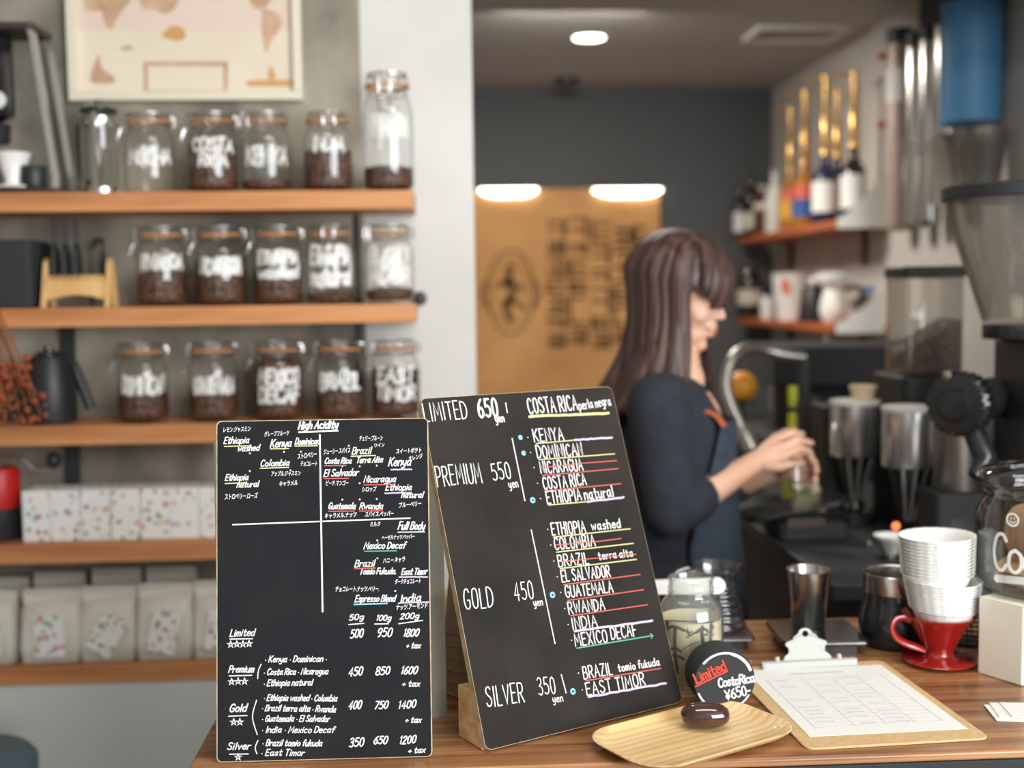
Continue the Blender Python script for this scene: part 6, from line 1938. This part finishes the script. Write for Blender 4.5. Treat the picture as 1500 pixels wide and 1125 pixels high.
# break the shell where fringe meets side locks so the face stays open
nn = 181
keep = []
for f in hs.f:
    cols = {i % nn for i in f}
    rows = {i // nn for i in f}
    th_m = ths[min(cols)]
    cut = any((abs(ths[c]) < 1.10) for c in cols) and any((abs(ths[c]) >= 1.10) for c in cols) and min(rows) > NT * .5
    if not cut: keep.append(f)
hs.f = keep
hair = hs.build('hair', M['hair'], root, smooth=60, fix=False)
so = hair.modifiers.new('thick', 'SOLIDIFY'); so.thickness = .010; so.offset = -1
st = MB()
rr_ = random.Random(5)
for i in range(210):
    th = rr_.uniform(-pi, pi)
    o_f = rr_.uniform(.000, .005)
    t1_ = rr_.uniform(.9, 1.0)
    pts = [hair_pt(th + .03 * sin(k), .05 + (t1_ - .05) * k / 11, o_f) for k in range(12)]
    st.tube(pts, [.0008 + .0020 * sin(pi * (k + 1) / 13) for k in range(12)], 5, flat=1.6)
so2 = st.build('hair_strands', M['hair'], hair, smooth=60, fix=False)
so2['kind'] = 'stuff'

# sweater
sw_ = MB()
sw_.capsule(pp_(988, 580, .0), .066, pp_(986, 610), .095, 24)
sw_.capsule(pp_(985, 615, -.06), .088, pp_(985, 615, .06), .088, 24)
sw_.capsule(pp_(984, 640, -.05), .108, pp_(988, 720, -.045), .104, 24)
sw_.capsule(pp_(984, 640, .05), .108, pp_(988, 720, .045), .104, 24)
sw_.capsule(pp_(988, 720, -.04), .104, pp_(985, 830, -.045), .112, 24)
sw_.capsule(pp_(988, 720, .04), .104, pp_(985, 830, .045), .112, 24)
for sh_, el_, wr_ in ((shR, elR, wrR), (shL, elL, wrL)):
    sw_.capsule(pp_(985, 600), .084, sh_, .060, 20)
    sw_.capsule(sh_, .060, sh_.lerp(el_, .5), .054, 20)
    sw_.capsule(sh_.lerp(el_, .5), .054, el_ + V((-.004, 0, .006)), .047, 20)
    q = el_.lerp(wr_, .30)
    sw_.capsule(el_, .047, q, .044, 20)
sweater = sw_.build('sweater', M['navy'], root, smooth=0, fix=False)
remesh(sweater, .007, 5)

# trousers
tq = MB()
for s in (-1, 1):
    hip = pp_(985, 858, s * .075)
    tq.capsule(hip, .108, V((hip.x + .012, hip.y, .47)), .070, 20)
    tq.capsule(V((hip.x + .012, hip.y, .47)), .070, V((hip.x - .008, hip.y, .13)), .058, 20)
tr_ = tq.build('trousers', M['trousers'], root, smooth=0, fix=False)
remesh(tr_, .009, 4)
for s in (-1, 1):
    hip = pp_(985, 860, s * .085)
    m = MB()
    m.capsule(V((hip.x - .035, hip.y, .045)), .044, V((hip.x + .125, hip.y, .036)), .036, 16, .9, (0, 0, 1))
    m.build('shoe', M['black'], root, smooth=60)

# denim apron: bib, skirt, leather straps, pocket trim
def apron_pt(u, z, off):
    """u: angle across the front (0 = straight ahead of her), z: height above floor."""
    cx = pp_(987, 760).x
    if z > 1.05:
        rx, ry = .112 + off, .155 + off
    else:
        k = min(1, (1.05 - z) / .3)
        rx, ry = .112 + .022 * k + off, .155 + .012 * k + off
    lean = max(0, z - 1.05) * -.02
    return V((cx + rx * cos(u) + lean + .006, ry * sin(u) - .0, z))
am = MB()
zs = [.42 + i * .045 for i in range(17)]
zs = [z for z in zs if z < 1.15] + [1.172, 1.196]
rows = []
for z in zs:
    half = 1.62 if z < .98 else (1.62 - (z - .98) / .215 * .62)
    rows.append([apron_pt(-half + 2 * half * k / 28, z, .006 + .003 * sin(k * 1.4 + z * 20) * (1 if z < .95 else .2)) for k in range(29)])
am.loft(rows, caps=False, closed=False)
ap = am.build('apron', M['denim'], root, smooth=60, fix=False)
so = ap.modifiers.new('thick', 'SOLIDIFY'); so.thickness = .004; so.offset = 1
m = MB()
m.loft([[apron_pt(-.62 + .62 * k / 10, z, .014) for k in range(11)] for z in (1.090, 1.098, 1.103)], caps=False, closed=False)
tm = m.build('pocket_trim', M['leather'], ap, smooth=60, fix=False)
so = tm.modifiers.new('thick', 'SOLIDIFY'); so.thickness = .003; so.offset = 1
for s in (-1, 1):
    p0 = apron_pt(s * .96, 1.190, .012)
    p1 = pp_(1006, 588, s * .105) + V((.0, 0, 0))
    p2 = pp_(985, 575, s * .062) + V((.0, 0, .065))
    p3 = pp_(955, 590, s * .045) + V((-.055, 0, .0))
    m = MB()
    cv = catmull([tuple(p0), tuple(p0.lerp(p1, .5) + V((.016, s * .004, .0))), tuple(p1), tuple(p2), tuple(p3)], 5)
    m.tube(cv, .010, 8, flat=.3)
    m.build('leather_strap', M['leather'], root, smooth=40)

# small glass in her hands, standing on the black tray
gc = at(1173, 722, PD + .012)
single('tasting_glass', MB().lathe([(0, .002), (.020, 0), (.0235, .004), (.027, .058), (.026, .058), (.0225, .006), (0, .005)], n=36), M['clear_glass'], 'small clear glass held in the hands of the barista', 'glass', (gc.x, PD + .012, gc.z), smooth=50)
